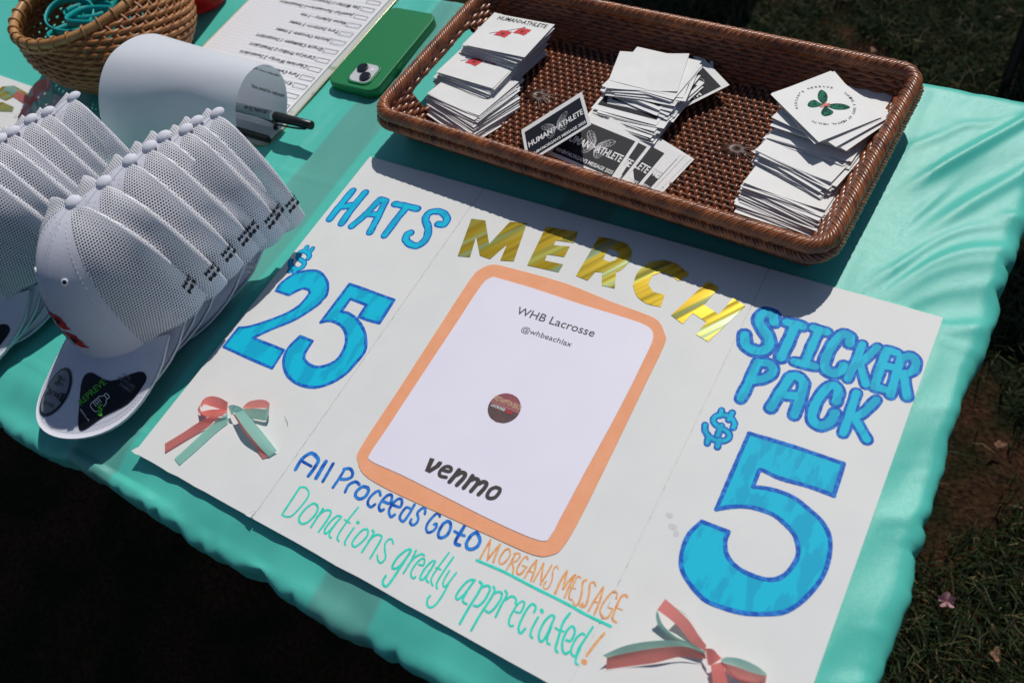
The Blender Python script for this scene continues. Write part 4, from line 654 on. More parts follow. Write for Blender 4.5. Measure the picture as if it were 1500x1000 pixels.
v, f = tubes(paths, 0.0023, 5, ref=(1, 0.3, 0)); o = link('wall_ribs', mesh('wall_ribs', v, f, m_rattan, True), tray); o['kind'] = 'stuff'
hx = -TL / 2 + 0.009
ring = [(hx + (z - 0.046) * -0.42, y, z) for y, z in ((-0.069, 0.010), (-0.069, 0.034), (0, 0.0355), (0.053, 0.034), (0.053, 0.010), (0, 0.0085))]
v, f = tube_arrays(catmull(ring, 5, True), 0.0022, 6, True); link('handle_trim', mesh('handle_trim', v, f, m_rattan2, True), tray)
# rim: a thick rope of wound canes with a counter-wound band outside it
def wound(seg2, Rr, pitch, strands, r_, zc, off, sgn=1, flat=1.0):
    out = []; s_len = np.r_[0, np.cumsum(np.hypot(*np.diff(np.vstack([seg2, seg2[:1]])[:, :2], axis=0).T))]; tot = s_len[-1]; turns = round(tot / pitch)
    for st in range(strands):
        ph = 2 * np.pi * st / strands; n = len(seg2); a = sgn * 2 * np.pi * turns * s_len[:-1] / tot + ph
        ca, sa = np.cos(a), np.sin(a)
        rr_ = Rr * (1 + 0.06 * math.sin(st * 2.3))
        out.append(np.c_[seg2[:, 0] + seg2[:, 2] * (off + rr_ * ca), seg2[:, 1] + seg2[:, 3] * (off + rr_ * ca), zc + rr_ * sa * flat])
    return out
seg2 = rr_path(TL - 0.014, TW - 0.014, 0.019, 0.0026)
v, f = tubes(wound(seg2, 0.0056, 0.036, 10, 0.0024, 0, 0), 0.0021, 5, True); v[:, 2] += 0.0465
o = link('rim_winding', mesh('rim_winding', v, f, m_rattan2, True), tray)
v, f = tubes(wound(seg2, 0.0048, 0.030, 8, 0.002, 0, 0.0035, -1), 0.0022, 5, True); v[:, 2] += 0.0365
o = link('rim_band', mesh('rim_band', v, f, m_rattan2, True), tray)
for zc_, oc_, rc_ in ((0.0465, 0, 0.0042), (0.0365, 0.0035, 0.0034)):
    v, f = tube_arrays(np.c_[seg2[:, 0] + seg2[:, 2] * oc_, seg2[:, 1] + seg2[:, 3] * oc_, np.full(len(seg2), zc_)], rc_, 6, True); link('rim_core', mesh('rim_core', v, f, m_rattan_d, True), tray)
v, f = tubes(wound(seg2, 0.0030, 0.024, 6, 0.002, 0, -0.016, -1), 0.0018, 5, True); v[:, 2] += 0.005
o = link('foot_band', mesh('foot_band', v, f, m_rattan2, True), tray)

# ---------------------------------------------------------------- sticker cards
CWX, CWY, CT = 0.080, 0.068, 0.00042
def card_mesh(kind, bend=0.0, w_=CWX, h_=CWY):
    G = Geo(); nx_ = 5; V = []; F = []
    for z in (0, CT):
        for i in range(nx_):
            for y in (-h_ / 2, h_ / 2):
                x = -w_ / 2 + w_ * i / (nx_ - 1); V.append((x, y, z + bend * (2 * x / w_) ** 2 + 0.4 * bend * (2 * y / h_)))
    n = nx_ * 2
    for i in range(nx_ - 1):
        a_ = 2 * i; F.append((n + a_, n + a_ + 2, n + a_ + 3, n + a_ + 1)); F.append((a_, a_ + 1, a_ + 3, a_ + 2)); F.append((a_, a_ + 2, n + a_ + 2, n + a_)); F.append((a_ + 1, n + a_ + 1, n + a_ + 3, a_ + 3))
    F.append((0, n, n + 1, 1)); F.append((n - 2, n - 1, 2 * n - 1, 2 * n - 2))
    mi = [0, 0, 1, 1] * (nx_ - 1) + [1, 1]
    return mesh('sticker_card', V, F, [m_sticker, m_sticker_edge], False, mi)
CM = [card_mesh('plain', b) for b in (0.0, 0.0008, -0.0007, 0.0015)]
WID = [card_mesh('wide', b, 0.076, 0.063) for b in (0.0, 0.0010, -0.0008)]

def butterfly(s, fill=None):
    """outline strokes (mm) of a four winged butterfly of half-span s"""
    wings = []
    for sx in (1, -1):
        up_ = [(0.06, 0.05), (0.25, 0.55), (0.62, 0.92), (1.0, 0.95), (0.92, 0.55), (0.62, 0.16), (0.25, 0.0)]
        lo_ = [(0.06, -0.02), (0.3, -0.08), (0.66, -0.10), (0.74, -0.45), (0.58, -0.82), (0.30, -0.74), (0.12, -0.35)]
        wings += [[(sx * x * s, y * s) for x, y in up_], [(sx * x * s, y * s) for x, y in lo_]]
    return wings
def print_lines(paths, width, z, xf):
    G = Geo()
    for k, p in enumerate(paths):
        V, F = stroke([xf(q) for q in p], width, z * 1000 + 0.002 * (k % 5), k=3, wob=0); G.add(V, F)
    return G
def add_face_print(card):
    """black panel with white lettering over a lace-winged butterfly"""
    z = CT + 0.00025; card.data = WID[0]
    link('black_panel', mesh('black_panel', [(-0.0345, -0.0272, z), (0.0345, -0.0272, z), (0.0345, 0.0235, z), (-0.0345, 0.0235, z)], [(0, 1, 2, 3)], m_black), card)
    z2 = z + 0.00018; W_ = butterfly(15.5); P = []
    for wg in W_:
        P.append(wg + [wg[0]]); c_ = wg[0]
        r_ = np.random.default_rng(len(P))
        pts = [np.array(q) for q in wg]; 
        for q in wg[1:]: P.append([c_, ((c_[0] + q[0]) / 2 + r_.normal() * 0.6, (c_[1] + q[1]) / 2 + r_.normal() * 0.6), q])
        for fr_ in (0.35, 0.55, 0.78): P.append([((1 - fr_) * c_[0] + fr_ * q[0] + r_.normal() * 0.5, (1 - fr_) * c_[1] + fr_ * q[1] + r_.normal() * 0.5) for q in wg[1:]])
    link('butterfly_print', print_lines(P, 0.42, z2, lambda q: (q[0] * 1.0 + 1.5, q[1] * 1.0 - 1)).me('butterfly_print', mat('lace_print', (0.42, 0.42, 0.46, 1), 0.5)), card)
    txt('printed_line', 'HUMAN', (-0.0325, -0.0075), (-0.0035, -0.0075), 0.0092, z2 + 0.00015, m_cloth_white, card, bold=0.022)
    txt('printed_line', '>', (-0.0025, -0.0065), (0.003, -0.0065), 0.0085, z2 + 0.00015, m_cloth_white, card)
    txt('printed_line', 'ATHLETE', (0.0038, -0.0075), (0.0335, -0.0075), 0.0092, z2 + 0.00015, m_cloth_white, card, bold=0.022)
    txt('printed_line', "WHB   MORGAN'S MESSAGE 2025", (-0.0325, -0.0245), (0.0335, -0.0245), 0.0046, z2 + 0.00015, m_cloth_white, card, bold=0.02)
    G = Geo()
    for wg in butterfly(2.6): G.add([(x / 1000 - 0.0212, y / 1000 - 0.0222, z2 + 0.0002) for x, y in wg], [tuple(range(len(wg)))])
    link('small_butterfly', up(G.me('small_butterfly', m_cloth_white)), card)
def add_flag_print(card):
    z = CT + 0.00022
    txt('printed_line', 'HUMAN>ATHLETE', (0.036, 0.0225), (-0.036, 0.0225), 0.0001, z, m_black, card) if False else txt('printed_line', 'HUMAN>ATHLETE', (-0.0335, 0.0235), (0.0335, 0.0235), 0.0075, z, m_black, card, bold=0.012)
    G = Geo(); V, F = stroke([(-26, -5), (-4, 9), (8, 17)], 0.7, z * 1000); G.add(V, F); V, F = stroke([(8.2, 17.5), (8.8, 18)], 1.8, z * 1000 + 0.02); G.add(V, F); link('flag_pole', G.me('flag_pole', m_black), card)
    for k, (fx, fy) in enumerate(((-14, -1), (6, 9.5))):
        card.data = CM[0]; ring = [(0, -5), (2.4, 5), (8, 6.2), (14.4, 5.6), (13.6, 4), (14.2, 2), (13.0, 0), (13.4, -2), (12.2, -4), (12.6, -6), (6, -4.6)]
        o = flat_poly('flag', [[(fx + 1.3 * a_ - 5, fy + 1.1 * b_) for a_, b_ in ring]], z + 0.0001, m_red, card); up(o.data)
        G = Geo()
        for wg in butterfly(2.5): G.add([((x + fx + 4.5) / 1000, (y + fy - 0.5) / 1000, z + 0.0002) for x, y in wg], [tuple(range(len(wg)))])
        link('flag_mark', up(G.me('flag_mark', m_black)), card)
def add_green_print(card):
    card.data = CM[0]
    z = CT + 0.00022; G = Geo(); ca, sa = math.cos(R(12)), math.sin(R(12))
    def rot(x, y): return (x * ca - y * sa) / 1000, (x * sa + y * ca) / 1000
    for wg in butterfly(18):
        P = catmull([(a_, b_ * 0.82) for a_, b_ in wg], 3, True); o = link('green_wing', up(mesh('green_wing', [rot(*p) + (z,) for p in P], [tuple(range(len(P)))], m_green)), card)
    V, F = stroke([(0.3, 4), (-0.3, 0), (0.2, -4.5)], 2.2, z * 1000 + 0.1); G.add(V, F); V, F = stroke([(-3, 3), (0, 0), (3, 2.5)], 1.3, z * 1000 + 0.14); G.add(V, F); link('red_body', G.me('red_body', m_red), card)
    for s, a0, a1 in (("MORGAN'S MESSAGE", 250, 130), ('TAKING A SHOT AT MENTAL HEALTH', 100, -60)):
        G = Geo(); chars = [c for c in s]; n = len(chars)
        for i, c in enumerate(chars):
            if c == ' ': continue
            a = R(a0 + (a1 - a0) * i / (n - 1)); rr_ = 0.0268; cx_, cy_ = rr_ * math.cos(a), rr_ * math.sin(a) * 0.92
            tx, ty = math.sin(a), -math.cos(a); hw = 0.0011
            v_, f_ = text_on(c, (cx_ - tx * hw, cy_ - ty * hw), (cx_ + tx * hw, cy_ + ty * hw), 0.0026, z); G.add(v_, f_)
        link('printed_ring', G.me('printed_ring', m_black), card)

def put(me, x, y, z, pitch=0.0, yaw=0.0, roll=0.0, label='', group=None):
    o = link('sticker_card', me); o.location = (x, y, Z0 + z)
    o.rotation_euler = Matrix.Rotation(yaw, 3, 'Z').to_4x4().to_euler()
    o.matrix_world = Matrix.Translation((x, y, Z0 + z)) @ Matrix.Rotation(yaw, 4, 'Z') @ Matrix.Rotation(pitch, 4, 'X') @ Matrix.Rotation(roll, 4, 'Y')
    tag(o, label, 'sticker', group); return o
def pile(keys, n, label, group, meshes=None, jit=0.0025, jyaw=4):
    """keys: (x, y, z, pitch, yaw) top -> bottom; returns the cards top first"""
    out = []; meshes = meshes or CM
    for i in range(n):
        t = i / max(n - 1, 1) * (len(keys) - 1); k = min(int(t), len(keys) - 2); u = t - k
        x, y, z, p, yw = [keys[k][j] * (1 - u) + keys[k + 1][j] * u for j in range(5)]
        c = random.choice(meshes)
        out.append(put(c, x + random.uniform(-jit, jit), y + random.uniform(-jit, jit) * 0.35, z, R(-p + random.uniform(-0.6, 0.6)), R(yw + random.uniform(-jyaw, jyaw)), R(random.uniform(-0.8, 0.8)), label, group))
    return out
# left pile: three slumped heaps of white cards with red flags
gL = 'stickers in the left pile'
A = pile([(0.084, 0.193, 0.034, 5, -4), (0.079, 0.187, 0.026, 5, -9), (0.076, 0.178, 0.010, 4, -6)], 24, 'white sticker in the far heap of the left pile, mostly hidden', gL)
B = pile([(0.071, 0.148, 0.026, 5, -6), (0.070, 0.139, 0.018, 6, -10), (0.072, 0.128, 0.007, 5, -12)], 22, 'white sticker in the middle heap of the left pile, mostly hidden', gL)
C_ = pile([(0.078, 0.113, 0.021, 6, -10), (0.083, 0.103, 0.014, 7, -17), (0.088, 0.090, 0.005, 7, -20)], 24, 'white sticker in the near heap of the left pile, mostly hidden', gL)
for c, lb in ((A[0], 'topmost sticker of the left pile, with two red flags and HUMAN>ATHLETE across its top'), (B[0], 'sticker with red flags partly covered in the middle of the left pile'), (B[2], 'second flag sticker just below the uncovered one in the left pile')):
    c['label'] = lb
    del c['group']; add_flag_print(c); c.location.z += 0.0014 if c in (A[0], B[0]) else 0.0
C_[0]['label'] = 'blank looking top sticker of the nearest heap in the left pile'; del C_[0]['group']
# right pile
gR = 'stickers in the right pile'
pile([(0.462, 0.200, 0.024, 3, -6), (0.458, 0.196, 0.016, 3, -10)], 4, 'white sticker poking out at the back of the right pile', 'stickers at the back of the right pile')
RT = pile([(0.450, 0.172, 0.0385, 5, -36), (0.462, 0.171, 0.035, 4, -28), (0.455, 0.168, 0.031, 4, -16)], 7, 'white sticker fanned under the butterfly one on the right pile', 'stickers fanned under the green butterfly', jyaw=9, jit=0.004)
RT[0]['label'] = 'top sticker of the right pile with the green butterfly ringed by lettering'; del RT[0]['group']; add_green_print(RT[0]); RT[0].location.z += 0.0015
pile([(0.456, 0.158, 0.026, 4, -9), (0.457, 0.149, 0.019, 5, -14), (0.460, 0.140, 0.008, 5, -12)], 24, 'white sticker in the far heap of the right pile, mostly hidden', gR, jyaw=5)
pile([(0.455, 0.132, 0.024, 6, -14), (0.457, 0.122, 0.017, 6, -20), (0.458, 0.112, 0.007, 6, -12)], 25, 'white sticker in the middle heap of the right pile, mostly hidden', gR, jyaw=5)
pile([(0.455, 0.101, 0.017, 5, -8), (0.456, 0.092, 0.012, 6, -12), (0.452, 0.078, 0.004, 6, -5)], 22, 'white sticker in the nearest heap of the right pile, mostly hidden', gR, jyaw=4)
# centre: backs and dark faces spilling forward
gC = 'stickers spilled in the centre of the tray'
back = [put(random.choice(WID), 0.288 + 0.010 * i, 0.200 - 0.004 * i, 0.017 + 0.001 * i, R(3), R(a), 0, lb) for i, (a, lb) in enumerate(((24, 'dark faced sticker at the far end of the centre pile, half under the others'), (-38, 'dark faced sticker sticking out to the right at the back of the centre pile')))]
for c in back: add_face_print(c)
CC = pile([(0.264, 0.184, 0.031, 4, 4), (0.274, 0.172, 0.026, 4, -4), (0.272, 0.160, 0.019, 5, -6)], 24, 'white backed sticker in the far heap of the centre pile', gC, WID, 0.007, 10)
CD = pile([(0.268, 0.148, 0.0215, 5, -3), (0.266, 0.134, 0.016, 6, -9), (0.262, 0.118, 0.008, 6, 2)], 20, 'white backed sticker in the near heap of the centre pile', gC, WID, 0.005, 7)
for c, lb in ((CD[0], 'upside down sticker showing a dark strip of lettering across the middle of the centre pile'), (CD[4], 'sticker with a thin dark strip just below the lettered one in the centre pile')):
    c['label'] = lb; del c['group']; add_face_print(c)
    c.matrix_world = c.matrix_world @ Matrix.Rotation(math.pi, 4, 'Z')
for c in CC[3::4] + CD[7::4]: add_face_print(c)
def lean_put(me, p_, yaw, pitch, roll, lb, g=None): return put(me, *p_, R(pitch), R(yaw), R(roll), lb, g)
for i in range(13):
    lb = 'sticker leaning on edge in the fan at the near right of the centre pile'
    o = lean_put(random.choice(WID), (0.305 - 0.0045 * i + random.uniform(-.001, .001), 0.078 - 0.0004 * i, 0.0125 + 0.0008 * i), -16 + i * 1.2 + random.uniform(-3, 3), 3, 9, lb, 'stickers fanned at the near right of the centre pile')
    if i in (2, 5, 9, 12): add_face_print(o)
cardF = lean_put(WID[0], (0.243, 0.080, 0.020), 9, 4, 11, 'black faced sticker reading HUMAN > ATHLETE lying flat at the front of the tray'); add_face_print(cardF)
cardL = put(WID[0], 0.2075, 0.0735, 0.034, R(-8.4), R(36.5), R(-21.4), 'black faced sticker propped up at an angle against the near rim of the tray'); add_face_print(cardL)

# ---------------------------------------------------------------- caps
def brim_z(x, y, t=None):
    fwd = max(0.0, -y - 0.05); return -0.026 * (abs(x) / 0.070) ** 2.0 * min(1.0, (fwd + 0.03) / 0.06) - 0.20 * fwd + 0.008
CA, CB, CH = 0.077, 0.100, 0.113      # half width, front depth and height of the squeezed crown
TF = R(68); PW = 0.86; CBB = CB / (1 - math.cos(TF) ** PW)
def base_xy(th):
    s_ = 1 if th >= 0 else -1; t = abs(th)
    if t <= TF: return CA * math.sin(th), -CBB * (math.cos(t) ** PW - math.cos(TF) ** PW)
    q = (t - TF); return s_ * CA * math.sin(TF) * (1.0 - 0.10 * q - 0.55 * q * q), 0.075 * q
def crown(th, u):
    """th azimuth from the front (radians), u 0 base .. 1 top"""
    e = 2 / 2.35; tt = u * math.pi / 2; rr_ = math.cos(tt) ** e if u < 1 else 0.0; zz = CH * math.sin(tt) ** (e * 1.05) if u > 0 else 0.0
    bx, by = base_xy(th); x = bx * rr_; y = by * rr_ + 0.010 * u * (1 - u)
    return x, y, zz + (1 - u) ** 3 * (brim_z(bx, by) - 0.0005)
def crown_pt(th, u, off=0.0):
    p = np.array(crown(th, u)); a = np.array(crown(th + 0.02, u)) - p; b = np.array(crown(th, min(u + 0.02, 0.999))) - np.array(crown(th, max(u - 0.001, 0)))
    n = np.cross(a, b); n /= np.linalg.norm(n) + 1e-12
    return p + n * off
def crown_patch(name, th0, th1, u0, u1, nu, nv, m, off=0.0, wav=0.0, scl=1.0, uvq=True):
    V = []; UV = []
    for i in range(nu):
        th = th0 + (th1 - th0) * i / (nu - 1)
        for j in range(nv):
            u = u0 + (u1 - u0) * j / (nv - 1); p = crown_pt(th, u, off + wav * math.sin(u * 9 + i * 0.9) * math.sin(i * 1.3) ** 2)
            p = p * np.array([scl, scl, 1 - (1 - scl) * 0.4]); V.append(p); UV.append((th * 0.082 * max(0.12, math.cos(min(u, 0.97) * math.pi / 2) ** 0.8), p[2] * 1.12 + u * 0.03))
    return mesh(name, V, grid_faces(nu, nv), m, True, None, UV)
TH = R(38)
NV = [0.0]
def net_w(q, u): k = max(0.0, 1 - u) ** 0.9; v = NV[0]; return (0.0035 * math.sin(q * 4 + u * 4.0 + v) * q + 0.0020 * math.sin(u * 11 + v * 2 + q * 3) * q + 0.0035 * math.sin(min(q, 1) * math.pi) + 0.0135 * q ** 2.6) * k
_a, _b = np.array(base_xy(R(38))), np.array(base_xy(TF)); CHD = (_b - _a) / np.linalg.norm(_b - _a)
_p = [np.array(crown(R(52), j / 17 * 0.985)) for j in range(18)]; ARC = np.r_[0, np.cumsum([np.linalg.norm(_p[j + 1] - _p[j]) for j in range(17)])]
def fold_part(name, sgn, full=False):
    """net side panel, folded in behind the widest part; full=True keeps it open for the last cap"""
    V = []; UV = []; LY = []; nu, nv = 30, 18
    for i in range(nu):
        t = i / (nu - 1)
        for j in range(nv):
            u = j / (nv - 1) * 0.985
            if full: th = TH + (R(75) - TH) * t; p = crown_pt(th, u, net_w(t * 0.8, u)); s_ = th * 0.095
            elif t < 0.8: q = t / 0.8; th = TH + (TF - TH) * q; p = crown_pt(th, u, net_w(q, u)); s_ = th * 0.095
            else:
                q = (t - 0.8) / 0.2; p0 = crown_pt(TF, u, net_w(1, u)); th = TF; p = p0 + np.array([-0.020 * q * math.cos(u * 1.55), -0.006 * q * math.cos(u * 1.55), 0]); s_ = (TF + q * 0.25) * 0.095
            p = p + np.array([0, 0, (-0.005 * min(1, t * 1.25) ** 2 + 0.011 * max(0, min(1, (t - 0.58) / 0.22)) ** 2.2 * (0 if full else 1)) * (1 - u) ** 3])
            V.append((p[0] * sgn, p[1], p[2])); LY.append(min(1, max(0, (t - 0.60) / 0.14)) if not full else 0.0); UV.append((p[0] * CHD[0] + p[1] * CHD[1] + (0.02 * (t - 0.8) / 0.2 if (not full and t > 0.8) else 0), ARC[j]))
    f = grid_faces(nu, nv)
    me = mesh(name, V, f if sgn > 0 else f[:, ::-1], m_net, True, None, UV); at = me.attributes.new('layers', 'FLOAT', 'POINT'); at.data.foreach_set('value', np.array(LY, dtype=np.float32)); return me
def brim_pt(s, t, off=0.0):
    """s -1..1 across, t 0..1 outwards"""
    th = s * R(42); bx, by = base_xy(th)
    a = s * math.pi / 2; ox = 0.0745 * math.sin(a) * (1 - 0.10 * abs(math.sin(a)) ** 6); oy = -(0.050 + 0.130 * max(math.cos(a), 0) ** 0.72)
    tt = t + 0.0; x = bx + (ox - bx) * tt; y = by + (oy - by) * tt
    return x, y, brim_z(x, y, t) + off
def brim_mesh():
    nu, nv = 33, 12; V = []
    for off in (0.0, -0.0028):
        for i in range(nu):
            for j in range(nv): V.append(brim_pt(-1 + 2 * i / (nu - 1), j / (nv - 1), off))
    f = grid_faces(nu, nv); n = nu * nv; F = [tuple(q) for q in f[:, ::-1]] + [tuple(q + n) for q in f]
    for i in range(nu - 1): a_, b_ = i * nv + nv - 1, (i + 1) * nv + nv - 1; F.append((a_, b_, b_ + n, a_ + n))
    for j in range(nv - 1): a_, b_ = j, j + 1; F.append((a_, b_, b_ + n, a_ + n)); a_, b_ = (nu - 1) * nv + j, (nu - 1) * nv + j + 1; F.append((b_, a_, a_ + n, b_ + n))
    return mesh('brim', V, F, m_fabric, True)
def conform_brim(P, off):  # plan points (metres, cap frame) -> on the brim
    P = np.asarray(P, float); return [(x, y, brim_z(x, y) + off) for x, y in P[:, :2]]
def flat_decal(name, ring, off, m, parent, cells=5):
    """decal filled with a fan of rings so that it follows the curved brim"""
    ring = np.asarray(ring); c = ring.mean(0); n = len(ring); V = [c]; F = []
    for k in range(1, cells + 1): V += list(c + (ring - c) * k / cells)
    for i in range(n): F.append((0, 1 + i, 1 + (i + 1) % n))
    for k in range(cells - 1):
        for i in range(n): a_ = 1 + k * n; F.append((a_ + i, a_ + n + i, a_ + n + (i + 1) % n, a_ + (i + 1) % n))
    return link(name, up(mesh(name, conform_brim(V, off), F, m)), parent)
def brim_text(s, p0, p1, h, off, m, parent, **k):
    v, f = text_on(s, p0, p1, h, 0, **k); link('label_text', up(mesh('label_text', conform_brim(v, off), f, m)), parent)
me_front = crown_patch('front_panel', -TH, TH, 0, 0.985, 30, 20, m_fabric)
SIDES = []
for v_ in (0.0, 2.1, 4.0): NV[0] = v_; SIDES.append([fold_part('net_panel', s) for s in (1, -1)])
NV[0] = 0.0; me_side = SIDES[0]
me_brim = brim_mesh()
def button_mesh():
    G = []; nu, nv = 16, 7
    for i in range(nu):
        for j in range(nv): a = i / nu * 2 * math.pi; b = j / (nv - 1) * math.pi / 2; rr_ = 0.0080; G.append((rr_ * math.cos(b) * math.cos(a), rr_ * math.cos(b) * math.sin(a), 0.0048 * math.sin(b)))
    return mesh('button', G, grid_faces(nu, nv, True), m_fabric, True)
me_button = button_mesh()
def seam_mesh(off_th):
    paths = []
    for th in off_th:
        for d in (-0.035, 0.035):
            pts = [crown_pt(th + d / max(0.25, math.cos(u * math.pi / 2)), u, 0.0004) for u in np.linspace(0.02, 0.93, 80)]
            for k in range(0, 78, 3): paths.append(np.array([pts[k], (pts[k] + pts[k + 1]) / 2 + 0, pts[k + 1]]))
    v, f = tubes(paths, 0.00028, 4, ref=(0.3, 0.8, 0.1)); return mesh('stitching', v, f, m_thread, True)
me_seams = seam_mesh([0.0]); me_seams2 = seam_mesh([-TH + 0.045, TH - 0.045])
def ridge():
    v, f = tube_arrays([crown_pt(0, u, -0.0002) for u in np.linspace(0, 0.98, 40)], 0.0009, 6); a = (v, f)
    return mesh('centre_seam', v, f, m_fabric, True)
me_ridge = ridge()
def binding(sgn, full=False):  # dark threads of the lettering sewn above the opening, and the folded lower edge
    v, f, wd = text_mesh("MORGAN'S", 0.03); v2, f2, _ = text_mesh('MESSAGE', 0.03); G = Geo()
    for vv, ff, u0 in ((v, f, 0.112), (v2, f2, 0.076)):
        P = []
        for q in vv:
            th = R(64.6) + (q[0] * 0.032) / 0.115; over = max(0, th - TF); th = min(th, TF); u = u0 + q[1] * 0.026; qq = (th - TH) / (TF - TH); p = crown_pt(th, u, 0.0007 + net_w(qq, u))
            P.append(((p[0] - over * 0.09) * sgn, p[1] + 0.0008 * (over > 0), p[2] + (-0.005 * min(1, qq) ** 2 + 0.011 * max(0, min(1, (qq * 0.8 - 0.58) / 0.22)) ** 2.2) * (1 - u) ** 3))
        G.add(P, ff)
    return G.me('sewn_lettering', m_emb)
LETS = []
for v_ in (0.0, 2.1, 4.0): NV[0] = v_; LETS.append(binding(1))
NV[0] = 0.0; me_let = LETS[0]
def stitch_rows():
    paths = []
    for t in (0.80, 0.86, 0.925):
        pts = [np.array(brim_pt(s, t, 0.0003)) for s in np.linspace(-0.93, 0.93, 240)]
        for k in range(0, 238, 3): paths.append(np.array([pts[k], (pts[k] + pts[k + 1]) / 2, pts[k + 1]]))
    v, f = tubes(paths, 0.00030, 4, ref=(0.1, 0.2, 1)); return mesh('brim_stitching', v, f, m_thread, True)
me_bst = stitch_rows()
def crown_decal(name, rings, off, m, parent):
    """rings: lists of (mm across, mm up) on the crown front"""
    for ring in rings:
        ring = np.asarray(ring, float); c = ring.mean(0); n = len(ring); V = [c]; F = []
        for k in (0.5, 1.0): V += list(c + (ring - c) * k)
        for i in range(n): F.append((0, 1 + i, 1 + (i + 1) % n)); F.append((1 + i, 1 + n + i, 1 + n + (i + 1) % n, 1 + (i + 1) % n))
        link(name, mesh(name, [crown_pt(x / 82.0, max(0.001, y / CH / 1000 * 0.70), off) for x, y in V], F, m), parent)
def make_cap(first=False):
    c = empty('trucker_cap', (0, 0, 0))
    fp = link('front_panel', me_front, c); link('centre_seam', me_ridge, c); link('stitching', me_seams, c); link('stitching', me_seams2, c)
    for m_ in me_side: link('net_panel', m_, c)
    br = link('brim', me_brim, c); b = link('button', me_button, c, (0, 0.0015, CH - 0.0005)); link('sewn_lettering', me_let, c)
    if first:
        link('brim_stitching', me_bst, br)
    # eyelet
    for x in (-30, 30):
        u = 0.52; th = x / 82.0; P = []
        base = crown_pt(th, u, 0.0005); e1 = crown_pt(th + 0.03, u) - crown_pt(th, u); e1 /= np.linalg.norm(e1); e2 = crown_pt(th, u + 0.02) - crown_pt(th, u); e2 /= np.linalg.norm(e2)
        v, f = tube_arrays([base + e1 * 0.0026 * math.cos(a) + e2 * 0.0026 * math.sin(a) for a in np.linspace(0, 2 * np.pi, 16, endpoint=False)], 0.0009, 6, True, ref=tuple(np.cross(e1, e2)))
        e = link('eyelet', mesh('eyelet', v, f, m_thread, True), c)
        link('eyelet_hole', mesh('eyelet_hole', [base + e1 * 0.0019 * math.cos(a) + e2 * 0.0019 * math.sin(a) for a in np.linspace(0, 2 * np.pi, 12, endpoint=False)], [tuple(range(12))], m_hole), e)
    if not first: return c
    # embroidered flags
    crown_decal('flag_patch', [[(-7, 53), (2, 52), (10, 49), (9, 46), (12, 43), (10, 40), (13, 36), (4, 36), (-4, 37)], [(-1, 33), (6, 32), (14, 29), (13, 25), (16, 22), (14, 19), (17, 14), (8, 15), (2, 17)]], 0.0009, m_emb_red, c)
    crown_decal('flag_mark', [[(2 + 3.2 * math.cos(a) * (1 + 0.4 * math.cos(3 * a)), 45 + 3.6 * math.sin(a)) for a in np.linspace(0, 6.28, 10, endpoint=False)], [(7 + 3.2 * math.cos(a) * (1 + 0.4 * math.cos(3 * a)), 24 + 3.6 * math.sin(a)) for a in np.linspace(0, 6.28, 10, endpoint=False)]], 0.0014, m_emb, c)
    for q in ([(-11, 64), (-8, 40), (-3, 18), (-2, 12), (-5, 18), (-10, 42), (-11.6, 64)],): crown_decal('flag_pole', [[(x * 1.0, y * 1.0) for x, y in q]], 0.0010, m_emb, c)
    # printed labels on the brim
    DY = -0.014
    ov = [(-0.0205 + 0.0205 * math.cos(a), DY - 0.1290 + 0.0250 * math.sin(a)) for a in np.linspace(0, 2 * np.pi, 28, endpoint=False)]
    lb = flat_decal('oval_label', ov, 0.0007, m_decal, br); ovi = [(-0.0205 + (x + 0.0205) * 0.86, DY - 0.129 + (y - DY + 0.129) * 0.88) for x, y in ov]; flat_decal('oval_inner', ovi, 0.0010, m_decal2, br)
    flat_decal('label_band', [(-0.0375, DY + 0.002 - 0.1285), (-0.0035, DY + 0.002 - 0.1285), (-0.0030, DY + 0.002 - 0.1375), (-0.0375, DY + 0.002 - 0.1375)], 0.0013, m_decal, br)
    brim_text('9', (-0.0365, DY + 0.002 - 0.1372), (-0.0325, DY + 0.002 - 0.1372), 0.0072, 0.0018, m_cloth_white, br, bold=0.03); brim_text('FORTY', (-0.0318, DY + 0.002 - 0.1368), (-0.006, DY + 0.002 - 0.1368), 0.0066, 0.0018, m_decal2, br)
    brim_text('ADJUSTABLE', (-0.031, DY + 0.002 - 0.1455), (-0.0105, DY + 0.002 - 0.1455), 0.0036, 0.0015, m_decal, br)
    flat_decal('label_square', [(-0.0285, DY + 0.002 - 0.1150), (-0.0205, DY + 0.002 - 0.1150), (-0.0205, DY + 0.002 - 0.1250), (-0.0285, DY + 0.002 - 0.1250)], 0.0013, m_decal, br)
    flat_decal('label_flag', [(-0.0265, DY + 0.002 - 0.1165), (-0.0225, DY + 0.002 - 0.120), (-0.0265, DY + 0.002 - 0.1235)], 0.0017, m_decal2, br)
    brim_text('NEW', (-0.0198, DY + 0.002 - 0.1192), (-0.0125, DY + 0.002 - 0.1192), 0.0034, 0.0015, m_decal, br); brim_text('ERA', (-0.0198, DY + 0.002 - 0.1242), (-0.0125, DY + 0.002 - 0.1242), 0.0034, 0.0015, m_decal, br)
    tri = catmull([(0.012, -0.1130), (0.034, -0.1120), (0.052, -0.0930), (0.059, -0.0920), (0.061, -0.1000), (0.0565, -0.1230), (0.043, -0.1440), (0.0330, -0.1620), (0.0265, -0.1620), (0.0170, -0.1440), (0.0070, -0.1230)], 4, True)
    flat_decal('black_label', tri, 0.0007, m_decal, br)
    brim_text('REPREVE', (0.0200, -0.1440), (0.0325, -0.1155), 0.0062, 0.0014, m_lime, br, bold=0.01)
